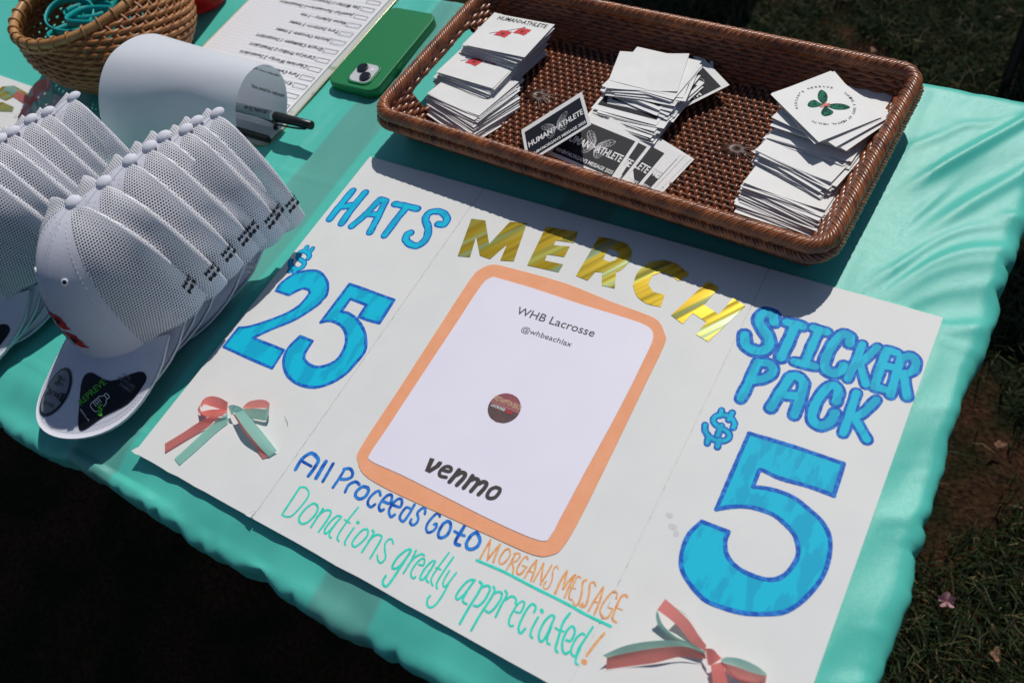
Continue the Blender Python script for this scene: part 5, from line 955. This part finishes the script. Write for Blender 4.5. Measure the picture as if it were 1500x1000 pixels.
    for s_, k in (('100%', 0), ('RECYCLED', 1), ('FABRIC', 2)):
        L_ = (0.008, 0.0165, 0.012)[k]; brim_text(s_, (0.0455 - L_ / 2 + 0.002 * k, -0.1030 - 0.0048 * k + L_ * 0.05), (0.0455 + L_ / 2 + 0.002 * k, -0.1030 - 0.0048 * k - L_ * 0.05), 0.0030, 0.0014, m_decal2, br)
    # bottle drawing and curl
    ph = math.atan2(0.0285, 0.0125)
    def bt(x, y): ca, sa = math.cos(ph), math.sin(ph); return (29.5 + x * ca - y * sa, -141.0 + x * sa + y * ca)
    G = Geo(); z = 1.5
    for p in ([(18, -1), (18, -6), (14, -8), (2, -8), (0, -6.5), (0, -1), (3, 0), (5, -2)][0:0] or [(12, 2.5), (3, 2.5), (0, 1), (0, -5), (1.5, -7)], [(12, 2.5), (15, 0.5), (18.5, 0.5), (18.5, -4), (15, -4), (12.5, -6.5), (9, -7)], [(4, 2.5), (4, -2.5)], [(6, 2.5), (6, -2.5)], [(8, 2.5), (8, -2.5)], [(10, 2.5), (10, -2.5)], [(16, 0.5), (16, -4)]):
        V, F = stroke([bt(a_, b_) for a_, b_ in p], 0.7, z, k=3, wob=0); V2 = conform_brim(V, 0.0015); G.add(V2, F)
    link('bottle_print', up(G.me('bottle_print', m_cloth_white)), br)
    G = Geo()
    for p in ([(8.5, -5.0), (5, -5), (6.5, -8), (6.5, -8), (4, -9.5), (3, -7)], [(4, -9.5), (2.5, -12), (1, -9.5)]):
        V, F = stroke([bt(a_, b_) for a_, b_ in p], 1.7, z, k=4, wob=0); G.add(conform_brim(V, 0.0017), F)
    link('curl_print', up(G.me('curl_print', m_lime)), br)
    brim_text('REPREVE.com', (0.0205, -0.1482), (0.0330, -0.1535), 0.0018, 0.0014, m_cloth_white, br)
    return c
ROW1 = [(-0.0892, -0.2586, .162), (-0.0810, -0.2281, .1595), (-0.0795, -0.1963, .157), (-0.0761, -0.174, .1545), (-0.0748, -0.1567, .152), (-0.0618, -0.1403, .1495), (-0.0618, -0.1259, .147), (-0.0513, -0.1081, .1445)]
ROW2 = [(-0.286, -0.277, .162), (-0.2745, -0.2575, .1595), (-0.265, -0.238, .157), (-0.2556, -0.2196, .1545), (-0.2541, -0.2052, .152), (-0.2529, -0.1834, .1495), (-0.246, -0.1669, .147), (-0.2377, -0.138, .1445)]
def place_cap(c, p, k, yaw_base, last):
    x, y, z = p; pit = R(4.5 - 0.35 * k); yaw = R(yaw_base + (9, 3, -1, 0, -3, -2, -4, -6)[k])
    off = Matrix.Rotation(yaw, 3, 'Z') @ Matrix.Rotation(pit, 3, 'X') @ Vector((0, 0.0015, CH))
    c.matrix_world = Matrix.Translation((x - off.x, y - off.y, Z0 + z - off.z)) @ Matrix.Rotation(yaw, 4, 'Z') @ Matrix.Rotation(pit, 4, 'X') @ Matrix.Diagonal((1 - 0.037 * k, 1, 1, 1))
cap0 = make_cap(True); cap1 = make_cap(False)
ORD = ['', 'second', 'third', 'fourth', 'fifth', 'sixth', 'seventh', 'rearmost']
cap_l = []
for r_, (row, nm, yb) in enumerate(((ROW1, 'right row beside the poster', -7), (ROW2, 'left row at the photo edge', -7))):
    for k, p in enumerate(row):
        c = cap0 if (r_ == 0 and k == 0) else (copy_tree(cap0) if k < 2 else (cap1 if (r_ == 0 and k == 2) else copy_tree(cap1)))
        place_cap(c, p, k, yb, k == 7)
        if k == 7:
            for ch in c.children:
                pass
        lab = ('white trucker cap with red flags, front of the %s' % nm) if k == 0 else ('white net-backed cap, %s from the front of the nested %s' % (ORD[k], nm) if k < 7 else 'rearmost white net-backed cap of the nested %s' % nm)
        for ch in c.children:
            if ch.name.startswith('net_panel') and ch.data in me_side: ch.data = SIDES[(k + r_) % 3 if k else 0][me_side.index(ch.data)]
        for ch in c.children:
            if ch.data == me_let: ch.data = LETS[(k + r_) % 3 if k else 0]
        tag(c, lab, 'cap', 'nested caps in the ' + nm)

# ---------------------------------------------------------------- phone
ph = empty('smartphone', (-0.0905, 0.161, Z0 - 0.0035), R(0.5)); tag(ph, 'smartphone face down in a plain bright green case', 'phone')
V, F = slab(rounded_rect(0.0755, 0.151, 0.013, 8), 0.0, 0.0112, 0.0022); link('phone_case', mesh('phone_case', V, F, m_phone, False), ph)
for p in ph.children[0].data.polygons: p.use_smooth = len(p.vertices) == 4
mx_, my_ = 0.0065, -0.0500
V, F = slab(rounded_rect(0.036, 0.037, 0.010, 7), 0.0108, 0.0128, 0.0007); fr = link('camera_frame', mesh('camera_frame', V, F, m_phone), ph, (mx_, my_, 0))
V, F = slab(rounded_rect(0.031, 0.032, 0.0085, 7), 0.0128, 0.0131); link('camera_plate', mesh('camera_plate', V, F, m_cam), fr)
for lx, ly in ((-0.0065, 0.0068), (0.0063, -0.0062)):
    for rr_, z0_, z1_, m_ in ((0.0073, 0.0131, 0.0152, m_plastic), (0.0052, 0.0152, 0.0154, m_lens)):
        V, F = slab([(lx + rr_ * math.cos(a), ly + rr_ * math.sin(a)) for a in np.linspace(0, 2 * np.pi, 24, endpoint=False)], z0_, z1_, 0.0003 if rr_ > 0.006 else 0); link('lens', mesh('lens', V, F, m_), fr)
V, F = slab([(0.0075 + 0.0026 * math.cos(a), 0.0075 + 0.0026 * math.sin(a)) for a in np.linspace(0, 2 * np.pi, 14, endpoint=False)], 0.0131, 0.0134); link('flash', mesh('flash', V, F, m_cloth_white), fr)
V, F = slab(rounded_rect(0.0016, 0.012, 0.0007, 3), 0.0042, 0.0070); link('side_button', mesh('side_button', V, F, m_phone), ph, (0.0382, -0.020, 0))

# ---------------------------------------------------------------- clipboard with the order list and the curled sheet
cb = empty('clipboard', (-0.253, 0.130, Z0 - 0.0035)); tag(cb, 'marbled clipboard with a gilt edge holding a handwritten order list', 'clipboard')
V, F = slab(rounded_rect(0.228, 0.316, 0.016, 7), 0.0, 0.0024); link('board', mesh('board', V, F, m_clipb), cb)
v, f = tube_arrays([(x, y, 0.0014) for x, y in rounded_rect(0.228, 0.316, 0.016, 7)], 0.0013, 6, True); link('gilt_edge', mesh('gilt_edge', v, f, m_clipe, True), cb)
# list sheet, plan coordinates minus the clipboard's origin
ox_, oy_ = -0.253, 0.130
V, F = slab([(-0.362 - ox_, 0.000 - oy_), (-0.1515 - ox_, 0.000 - oy_), (-0.1465 - ox_, 0.279 - oy_), (-0.362 - ox_, 0.279 - oy_)], 0.0026, 0.0040)
sh = link('list_sheet', mesh('list_sheet', V, F, m_rulepaper), cb)
G = Geo()
for i in range(44): y = 0.004 + i * 0.0062; G.add([(-0.36 - ox_, y - oy_, 0.0042), (-0.152 - ox_, y - oy_, 0.0042), (-0.152 - ox_, y + 0.0003 - oy_, 0.0042), (-0.36 - ox_, y + 0.0003 - oy_, 0.0042)], [(0, 1, 2, 3)])
link('ruled_lines', G.me('ruled_lines', m_rule), sh)
def hand(s, x0, y0, size, z, m, parent, name='handwriting'):
    """handwritten line, upside down for the viewer (reads from the far side)"""
    G = Geo(); x = x0
    for c in s:
        if c == ' ': x -= size * 0.42; continue
        v, f, wd = text_mesh(c, 0.022, 0.25); hgt = size * random.uniform(0.92, 1.08) / 0.70; w_ = wd * size * 1.0 * random.uniform(0.95, 1.1) / 0.70 * 0.86; a = R(180 + random.uniform(-5, 5))
        yb = y0 + random.uniform(-0.0004, 0.0004)
        P = [(x + (q[0] * w_) * math.cos(a) - q[1] * hgt * math.sin(a), yb + (q[0] * w_) * math.sin(a) + q[1] * hgt * math.cos(a), z) for q in v]
        G.add(P, f); x -= w_ + size * 0.16
    return link(name, up(G.me(name, m)), parent)
LINES = ['Sue Miller-1 Sweatshirt', 'Jennifer Ferranting-1 Sweatshirt', 'Helen Schultz - 1 tee', 'Tara Sattkrig 3 items', 'Jessica Curtson- 3 items', 'Gracie Chomann- 1 Sweatshirt', 'Carolyn Probst-2 Sweatshirt', 'Charlene Worby 2 Sweatshirt', 'Tara Cunningham-2 Sweatshirt', 'Kristin Hanlon-1 tee', 'R. Hart - 1', 'Fr']
YS = [0.244, 0.228, 0.212, 0.195, 0.177, 0.159, 0.141, 0.123, 0.106, 0.089, 0.073, 0.055, 0.037]
for i, y in enumerate(YS):
    xr = -0.1545 - ox_; xl = xr - 0.021; yb, yt = y - 0.0032 - oy_, y + 0.0040 - oy_; z = 4.4
    G = Geo(); j = lambda: random.uniform(-0.0006, 0.0006)
    c4 = [(xl + j(), yb + j()), (xr + j(), yb + j()), (xr + j(), yt + j()), (xl + j(), yt + j())]
    for a_, b_ in zip(c4, c4[1:] + c4[:1]): V, F = stroke([(a_[0] * 1000, a_[1] * 1000), (b_[0] * 1000, b_[1] * 1000)], 0.55, z); G.add(V, F); z += 0.01
    link('check_box', G.me('check_box', m_pen), sh)
    if 1 <= i <= len(LINES): hand(LINES[i - 1], xl - 0.003, y + 0.0040 - oy_, 0.0058, 0.0046, m_pen, sh)
hand('Hats', -0.156 - ox_, 0.020 - oy_, 0.006, 0.0046, m_pen, sh)
# curled sheet
prR = [(-0.060, 0.004), (-0.062, 0.020), (-0.054, 0.048), (-0.040, 0.070), (-0.024, 0.083), (-0.004, 0.089), (0.017, 0.085), (0.032, 0.070), (0.036, 0.050), (0.028, 0.028), (0.014, 0.012), (0.000, 0.0045)]
prL = [(-0.118, 0.004), (-0.121, 0.020), (-0.110, 0.048), (-0.096, 0.076), (-0.073, 0.100), (-0.044, 0.112), (-0.008, 0.108), (0.020, 0.092), (0.034, 0.068), (0.032, 0.036), (0.016, 0.014), (0.000, 0.0045)]
RR, LL = catmull(prR, 5), catmull(prL, 5); n = len(RR); V = []; nu = 22
for i in range(nu):
    t = i / (nu - 1); x = -0.134 + (-0.305 + 0.134) * t; tt = t ** 1.1
    for k in range(n):
        y = RR[k][0] * (1 - tt) + LL[k][0] * tt; z = RR[k][1] * (1 - tt) + LL[k][1] * tt
        dent = 0.006 * math.exp(-((t - 0.42) / 0.22) ** 2 - ((k / n - 0.22) / 0.10) ** 2)
        V.append((x - 0.012 * (k / n - 0.5) * 0, y + dent, z - dent * 0.4))
cs = empty('curled_sheet', (0, 0, Z0)); tag(cs, 'printed sheet flipped back over the clipboard in a tall curl', 'paper')
link('sheet', mesh('sheet', np.array(V) - np.array([0, 0, 0]), grid_faces(nu, n), m_curl, True), cs)
def in_text(s, yk, x0, size):
    """print on the inner face of the curl; yk = position along the profile 0..1"""
    G = Geo(); x = x0; v, f, wd = text_mesh(s, 0.02); L_ = wd * size / 0.70; P = []
    for q in v:
        k = yk - q[1] * size / 0.7 / 0.235 * 1.0; kk = min(max(k, 0), 1) * (n - 1); i0 = min(int(kk), n - 2); fr_ = kk - i0
        xx = x - q[0] * L_; t = (-0.134 - xx) / 0.171; tt = max(t, 0) ** 1.1
        def at(i_): return np.array([RR[i_][0] * (1 - tt) + LL[i_][0] * tt, RR[i_][1] * (1 - tt) + LL[i_][1] * tt])
        a_, b_ = at(i0), at(i0 + 1); p = a_ * (1 - fr_) + b_ * fr_; d = b_ - a_; d /= np.linalg.norm(d); nn = np.array([d[1], -d[0]])
        P.append((xx, p[0] + nn[0] * 0.0006, p[1] + nn[1] * 0.0006))
    G.add(P, f); link('printed_line', G.me('printed_line', m_print2), cs)
for s, yk in (('Wristbands', 0.50), ('Hats $25', 0.555), ('give them their merch', 0.65), ('Handing out Prepaid', 0.72), ('Number of items sold', 0.82)): in_text(s, yk, -0.1380, 0.0042)
# clip
ck = empty('clip', (0, 0, 0)); ck.parent = cb
G = Geo(); G.box(-0.235 - ox_, -0.140 - ox_, -0.0215 - oy_, -0.0165 - oy_, 0.002, 0.0105); G.box(-0.235 - ox_, -0.140 - ox_, -0.0165 - oy_, 0.004 - oy_, 0.0042, 0.0056, 1); link('clip_plate', G.me('clip_plate', [m_plastic, m_cam]), ck)
v, f = tube_arrays(catmull([(-0.235 - ox_, 0.002 - oy_, 0.008), (-0.215 - ox_, 0.010 - oy_, 0.016), (-0.180 - ox_, 0.004 - oy_, 0.018), (-0.150 - ox_, 0.006 - oy_, 0.010), (-0.142 - ox_, -0.002 - oy_, 0.008)], 6), 0.003, 8); link('clip_lever', mesh('clip_lever', v, f, m_plastic, True), ck)
# marker pen lying through the curl
pn = empty('marker_pen', (-0.144, 0.001, Z0 + 0.0225), R(1.5)); tag(pn, 'grey marker pen with a black cap poking out of the curled sheet', 'marker pen')
def rod(name, x0, x1, r0, r1, m, parent, k=16):
    xs_ = np.array([x0, x0 + 0.0003, (x0 + x1) / 2, x1 - 0.0008, x1]); rr_ = np.array([r0 * 0.8, r0, (r0 + r1) / 2, r1, r1 * 0.75]); V, F = tube_arrays(np.c_[xs_, 0 * xs_, 0 * xs_], 1, k, ref=(0, 0, 1), rr=rr_)
    F = [tuple(q) for q in F] + [tuple(range(k))[::-1], tuple(range(len(V) - k, len(V)))]
    o = link(name, mesh(name, V, F, m, False), parent)
    for p in o.data.polygons: p.use_smooth = len(p.vertices) == 4
    return o
brl = rod('barrel', -0.075, 0.004, 0.0058, 0.0058, m_barrel, pn); rod('collar', 0.004, 0.0095, 0.0050, 0.0050, m_cloth_white, pn); cp = rod('pen_cap', 0.0095, 0.066, 0.0062, 0.0052, m_plastic, pn)
v, f = tube_arrays(catmull([(0.012, -0.0065, -0.001), (0.018, -0.0100, -0.001), (0.045, -0.0088, -0.001), (0.060, -0.0062, -0.001)], 5), 0.0013, 6); link('pocket_clip', mesh('pocket_clip', v, f, m_plastic, True), cp)
G = Geo(); v, f = text_on('Sharpie', (0.0, 0.0), (-0.036, 0.0), 0.0056, 0, bold=0.02)
G.add([(x, -0.0062 * math.cos((y + 0.006) / 0.0058 * 0.7 - 0.6) * 0 - 0.0059 * math.sin(max(min(-(y) / 0.0058 + -0.2, 1.5), -1.5) * -1 * 0 + 0.55 + y / 0.0058), 0.0060 * math.cos(0.55 + y / 0.0058)) for x, y, _ in v], f); link('barrel_print', G.me('barrel_print', m_plastic), brl)

# ---------------------------------------------------------------- round reed basket with wristbands
bk = empty('round_basket', (-0.462, 0.055, Z0 - 0.0035)); tag(bk, 'small oval tan reed basket filled with teal wristbands', 'basket')
def prof(t):  # t 0 base .. 1 rim : half widths, centre shift, height
    z = 0.100 * t; a = 0.080 + 0.042 * math.sin(min(t / 0.62, 1) * math.pi / 2) - 0.036 * max(0, (t - 0.55) / 0.45) ** 1.6; b = 0.072 + 0.036 * math.sin(min(t / 0.6, 1) * math.pi / 2) - 0.004 * max(0, (t - 0.6) / 0.4)
    return a, b, -0.014 * max(0, (t - 0.4) / 0.6), z
NB = 52; wv, wf, wn = [], [], 0
for row in range(24):
    t = (row + 0.5) / 24 * 0.95; a_, b_, sx, z = prof(t); n = NB * 5; u = np.arange(n) / n * 2 * np.pi
    k = 0.0021 * np.sin(u * NB / 2 + math.pi * (row % 2)); zz = z + 0.0012 * np.sin(u * NB / 2 + math.pi * (row % 2) + 1.0)
    v, f = tube_arrays(np.c_[sx + (a_ + k) * np.cos(u), (b_ + k) * np.sin(u), zz], 0.0029, 6, True); wv.append(v); wf.append(f + wn); wn += len(v)
o = link('woven_wall', mesh('woven_wall', np.vstack(wv), np.vstack(wf), m_straw, True), bk); o['kind'] = 'stuff'
paths = []
for i in range(NB):
    u = (i + 0.5) / NB * 2 * math.pi; paths.append(np.array([(prof(t)[2] + prof(t)[0] * math.cos(u), prof(t)[1] * math.sin(u), prof(t)[3]) for t in np.linspace(0, 0.97, 12)]))
v, f = tubes(paths, 0.0021, 5, ref=(0.3, 0.2, 1)); o = link('ribs', mesh('ribs', v, f, m_straw, True), bk); o['kind'] = 'stuff'
a_, b_, sx, z = prof(1.0); n = 96; u = np.arange(n) / n * 2 * np.pi; rimc = np.c_[sx + a_ * np.cos(u), b_ * np.sin(u), np.full(n, z)]
v, f = tube_arrays(rimc, 0.0058, 8, True); v[:, 2] = z + (v[:, 2] - z) * 1.1; link('rim', mesh('rim', v, f, m_straw2, True), bk)
v, f = tube_arrays(rimc + np.array([0, 0, -0.008]) + np.c_[np.cos(u), np.sin(u), 0 * u] * 0.003, 0.0036, 6, True); link('rim_cane', mesh('rim_cane', v, f, m_straw2, True), bk)
paths = []
for i in range(30):
    uu = i / 30 * 2 * math.pi; c = np.array([sx + a_ * math.cos(uu), b_ * math.sin(uu), z - 0.002]); er = np.array([math.cos(uu), math.sin(uu), 0]); et = np.array([-math.sin(uu), math.cos(uu), 0])
    paths.append((np.array([c + er * 0.0068 * math.cos(q) + np.array([0, 0, 0.0095 * math.sin(q)]) + et * 0.006 * (q / math.pi - 1) * 0.5 for q in np.linspace(-0.5, 2 * math.pi - 0.9, 16)]), tuple(et)))
v, f = tubes(paths, 0.0013, 5); link('rim_wrapping', mesh('rim_wrapping', v, f, m_straw2, True), bk)
V = [(0.079 * math.cos(q), 0.071 * math.sin(q), 0.003) for q in np.linspace(0, 2 * np.pi, 32, endpoint=False)]; link('base', mesh('base', V, [tuple(range(32))], m_straw), bk)
def band_mesh(r_, w_, sq):
    nu, nv = 48, 4; prof_ = [(-0.001, -w_ / 2), (0.001, -w_ / 2), (0.001, w_ / 2), (-0.001, w_ / 2)]; V = []
    for i in range(nu):
        a = 2 * math.pi * i / nu; k = 1 + sq * math.cos(2 * a)
        for dr, dz_ in prof_: V.append(((r_ * k + dr) * math.cos(a), (r_ / k + dr) * math.sin(a), dz_))
    idx = np.arange(nu * nv).reshape(nu, nv); idx = np.vstack([idx, idx[:1]]); j = np.roll(idx, -1, 1); F = np.stack([idx[:-1], idx[1:], j[1:], j[:-1]], -1).reshape(-1, 4)
    return mesh('wristband', V, F, m_silicone, False)
WB = [band_mesh(0.030, 0.0085, s_) for s_ in (0.04, 0.14, -0.10)]
for i in range(14):
    a = i * 2.4; r_ = 0.012 + 0.030 * ((i * 0.37) % 1); o = link('wristband', WB[i % 3]); o.location = (-0.478 + r_ * math.cos(a) * 0.8, 0.045 + r_ * math.sin(a) * 1.2, Z0 + 0.034 + 0.0036 * i)
    o.rotation_euler = (R(random.uniform(-22, 22)), R(random.uniform(-22, 22)), random.uniform(0, 6)); tag(o, 'teal rubber wristband in the round basket', 'wristband', 'teal wristbands heaped in the basket')

# ---------------------------------------------------------------- red cup, small sign
cup = empty('red_cup', (-0.434, 0.189, Z0 - 0.0035)); tag(cup, 'translucent red plastic cup behind the round basket', 'cup')
m_cup = bpy.data.materials.new('red_clear_plastic'); m_cup.use_nodes = True; b = m_cup.node_tree.nodes['Principled BSDF']; b.inputs['Base Color'].default_value = (0.85, 0.03, 0.03, 1); b.inputs['Transmission Weight'].default_value = 0.55; b.inputs['Roughness'].default_value = 0.12; b.inputs['IOR'].default_value = 1.2
def lathe(name, pr, m, parent, k=40):
    V = [(r_ * math.cos(a), r_ * math.sin(a), z) for a in np.linspace(0, 2 * np.pi, k, endpoint=False) for r_, z in pr]
    return link(name, mesh(name, V, grid_faces(k, len(pr), True), m, True), parent)
lathe('cup_wall', [(0.0, 0.0), (0.024, 0.0), (0.029, 0.002), (0.032, 0.008), (0.038, 0.055), (0.044, 0.120), (0.0455, 0.121), (0.0445, 0.122), (0.0425, 0.119), (0.0365, 0.055), (0.0305, 0.010), (0.0, 0.006)], m_cup, cup)
lathe('cup_lip', [(0.0440, 0.118), (0.0465, 0.119), (0.0470, 0.122), (0.0450, 0.1235), (0.0436, 0.122)], m_cup, cup)
s2 = empty('small_sign', (0, 0, Z0 - 0.0032)); tag(s2, 'white poster with gold foil letters and a dark ribbon bow at the left edge', 'sign')
V, F = slab([(-0.80, -0.27), (-0.428, -0.235), (-0.452, -0.046), (-0.80, -0.036)], 0.0, 0.0022); link('panel', mesh('panel', V, F, m_white), s2)
for ring in ([(-632, -58), (-612, -50), (-578, -55), (-548, -60), (-552, -68), (-590, -66), (-598, -78), (-628, -76)], [(-640, -96), (-600, -82), (-572, -84), (-566, -92), (-590, -98), (-600, -108), (-640, -112)]):
    o = flat_poly('foil_letter', [ring], 0.0028, m_foil, s2); up(o.data)
G = Geo(); V = []
for i in range(46):
    a = i / 46 * 2 * math.pi; x = 16 * math.sin(a) ** 3; y = 13 * math.cos(a) - 5 * math.cos(2 * a) - 2 * math.cos(3 * a) - math.cos(4 * a); k = (1.6, 1.1)[i % 2]
    cx_, cy_ = -0.552 + x * k / 1000, -0.105 + y * k * 0.9 / 1000; G.add([(cx_ + 0.0009 * math.cos(b_), cy_ + 0.0009 * math.sin(b_), 0.0026) for b_ in np.linspace(0, 6.28, 6, endpoint=False)], [tuple(range(6))])
link('dotted_heart', G.me('dotted_heart', m_cloth_white), s2)
bw = [('ribbon_loop', 0, [((-545, -62, 4), (-552, -70, 2)), ((-552, -52, 14), (-545, -60, 6)), ((-546, -40, 18), (-540, -50, 8)), ((-532, -34, 18), (-526, -44, 8))]),
      ('ribbon_loop', 1, [((-532, -34, 17.6), (-522, -46, 7)), ((-516, -46, 16), (-512, -56, 6)), ((-524, -64, 10), (-522, -72, 3)), ((-540, -70, 5), (-538, -76, 2))]),
      ('ribbon_tail', 0, [((-544, -66, 7), (-548, -74, 3)), ((-565, -62, 6), (-568, -72, 2)), ((-590, -58, 4), (-594, -68, 1))]),
      ('ribbon_tail', 1, [((-590, -58, 4.5), (-594, -68, 1.5)), ((-604, -54, 5), (-608, -64, 2)), ((-620, -56, 3), (-622, -66, 1))]),
      ('ribbon_loop', 1, [((-540, -70, 7), (-540, -80, 3)), ((-524, -74, 12), (-524, -84, 4)), ((-510, -84, 10), (-514, -92, 3)), ((-520, -92, 5), (-524, -98, 2))]),
      ('ribbon_tail', 0, [((-543, -72, 6), (-535, -72, 6)), ((-540, -90, 8), (-530, -90, 8)), ((-532, -112, 2), (-522, -110, 2))]),
      ('ribbon_knot', 0, [((-548, -64, 6), (-546, -76, 4)), ((-542, -62, 11), (-540, -76, 9)), ((-536, -64, 6), (-534, -76, 4))])]
make_bow([(a_, b_, [tuple((p[0], p[1], p[2]) for p in q) for q in c_]) for a_, b_, c_ in bw], s2, 'dark coral and mint satin bow', 0.002)

# ---------------------------------------------------------------- two folding chairs beyond the table, mostly outside the picture
def chair(x, y, lab):
    c = empty('folding_chair', (x, y, 0), 0); tag(c, lab, 'chair', 'black folding chairs behind the table')
    for sx in (-0.21, 0.21):
        v, f = tube_arrays([(sx, 0.0, 0), (sx, 0.14, 0.42), (sx * 0.95, 0.06, 0.86)], 0.0115, 8, ref=(1, 0, 0)); link('leg', mesh('leg', v, f, m_chair, True), c)
        v, f = tube_arrays([(sx * 0.92, 0.42, 0), (sx * 0.92, 0.20, 0.42)], 0.0115, 8, ref=(1, 0, 0)); link('leg', mesh('leg', v, f, m_chair, True), c)
    G = Geo(); G.box(-0.20, 0.20, 0.10, 0.50, 0.43, 0.455); link('seat', G.me('seat', m_chair), c)
    G = Geo(); G.box(-0.205, 0.205, 0.055, 0.085, 0.62, 0.86); link('backrest', G.me('backrest', m_chair), c)
    return c
chair(-0.225, 1.285, 'black folding chair behind the table, only a leg showing above the tray')
chair(0.80, 1.20, 'black folding chair at the right beyond the table corner, a leg and its shadow showing')
print('faces', sum(len(o.data.polygons) for o in bpy.data.objects if o.type == 'MESH'), 'objects', len(bpy.data.objects))
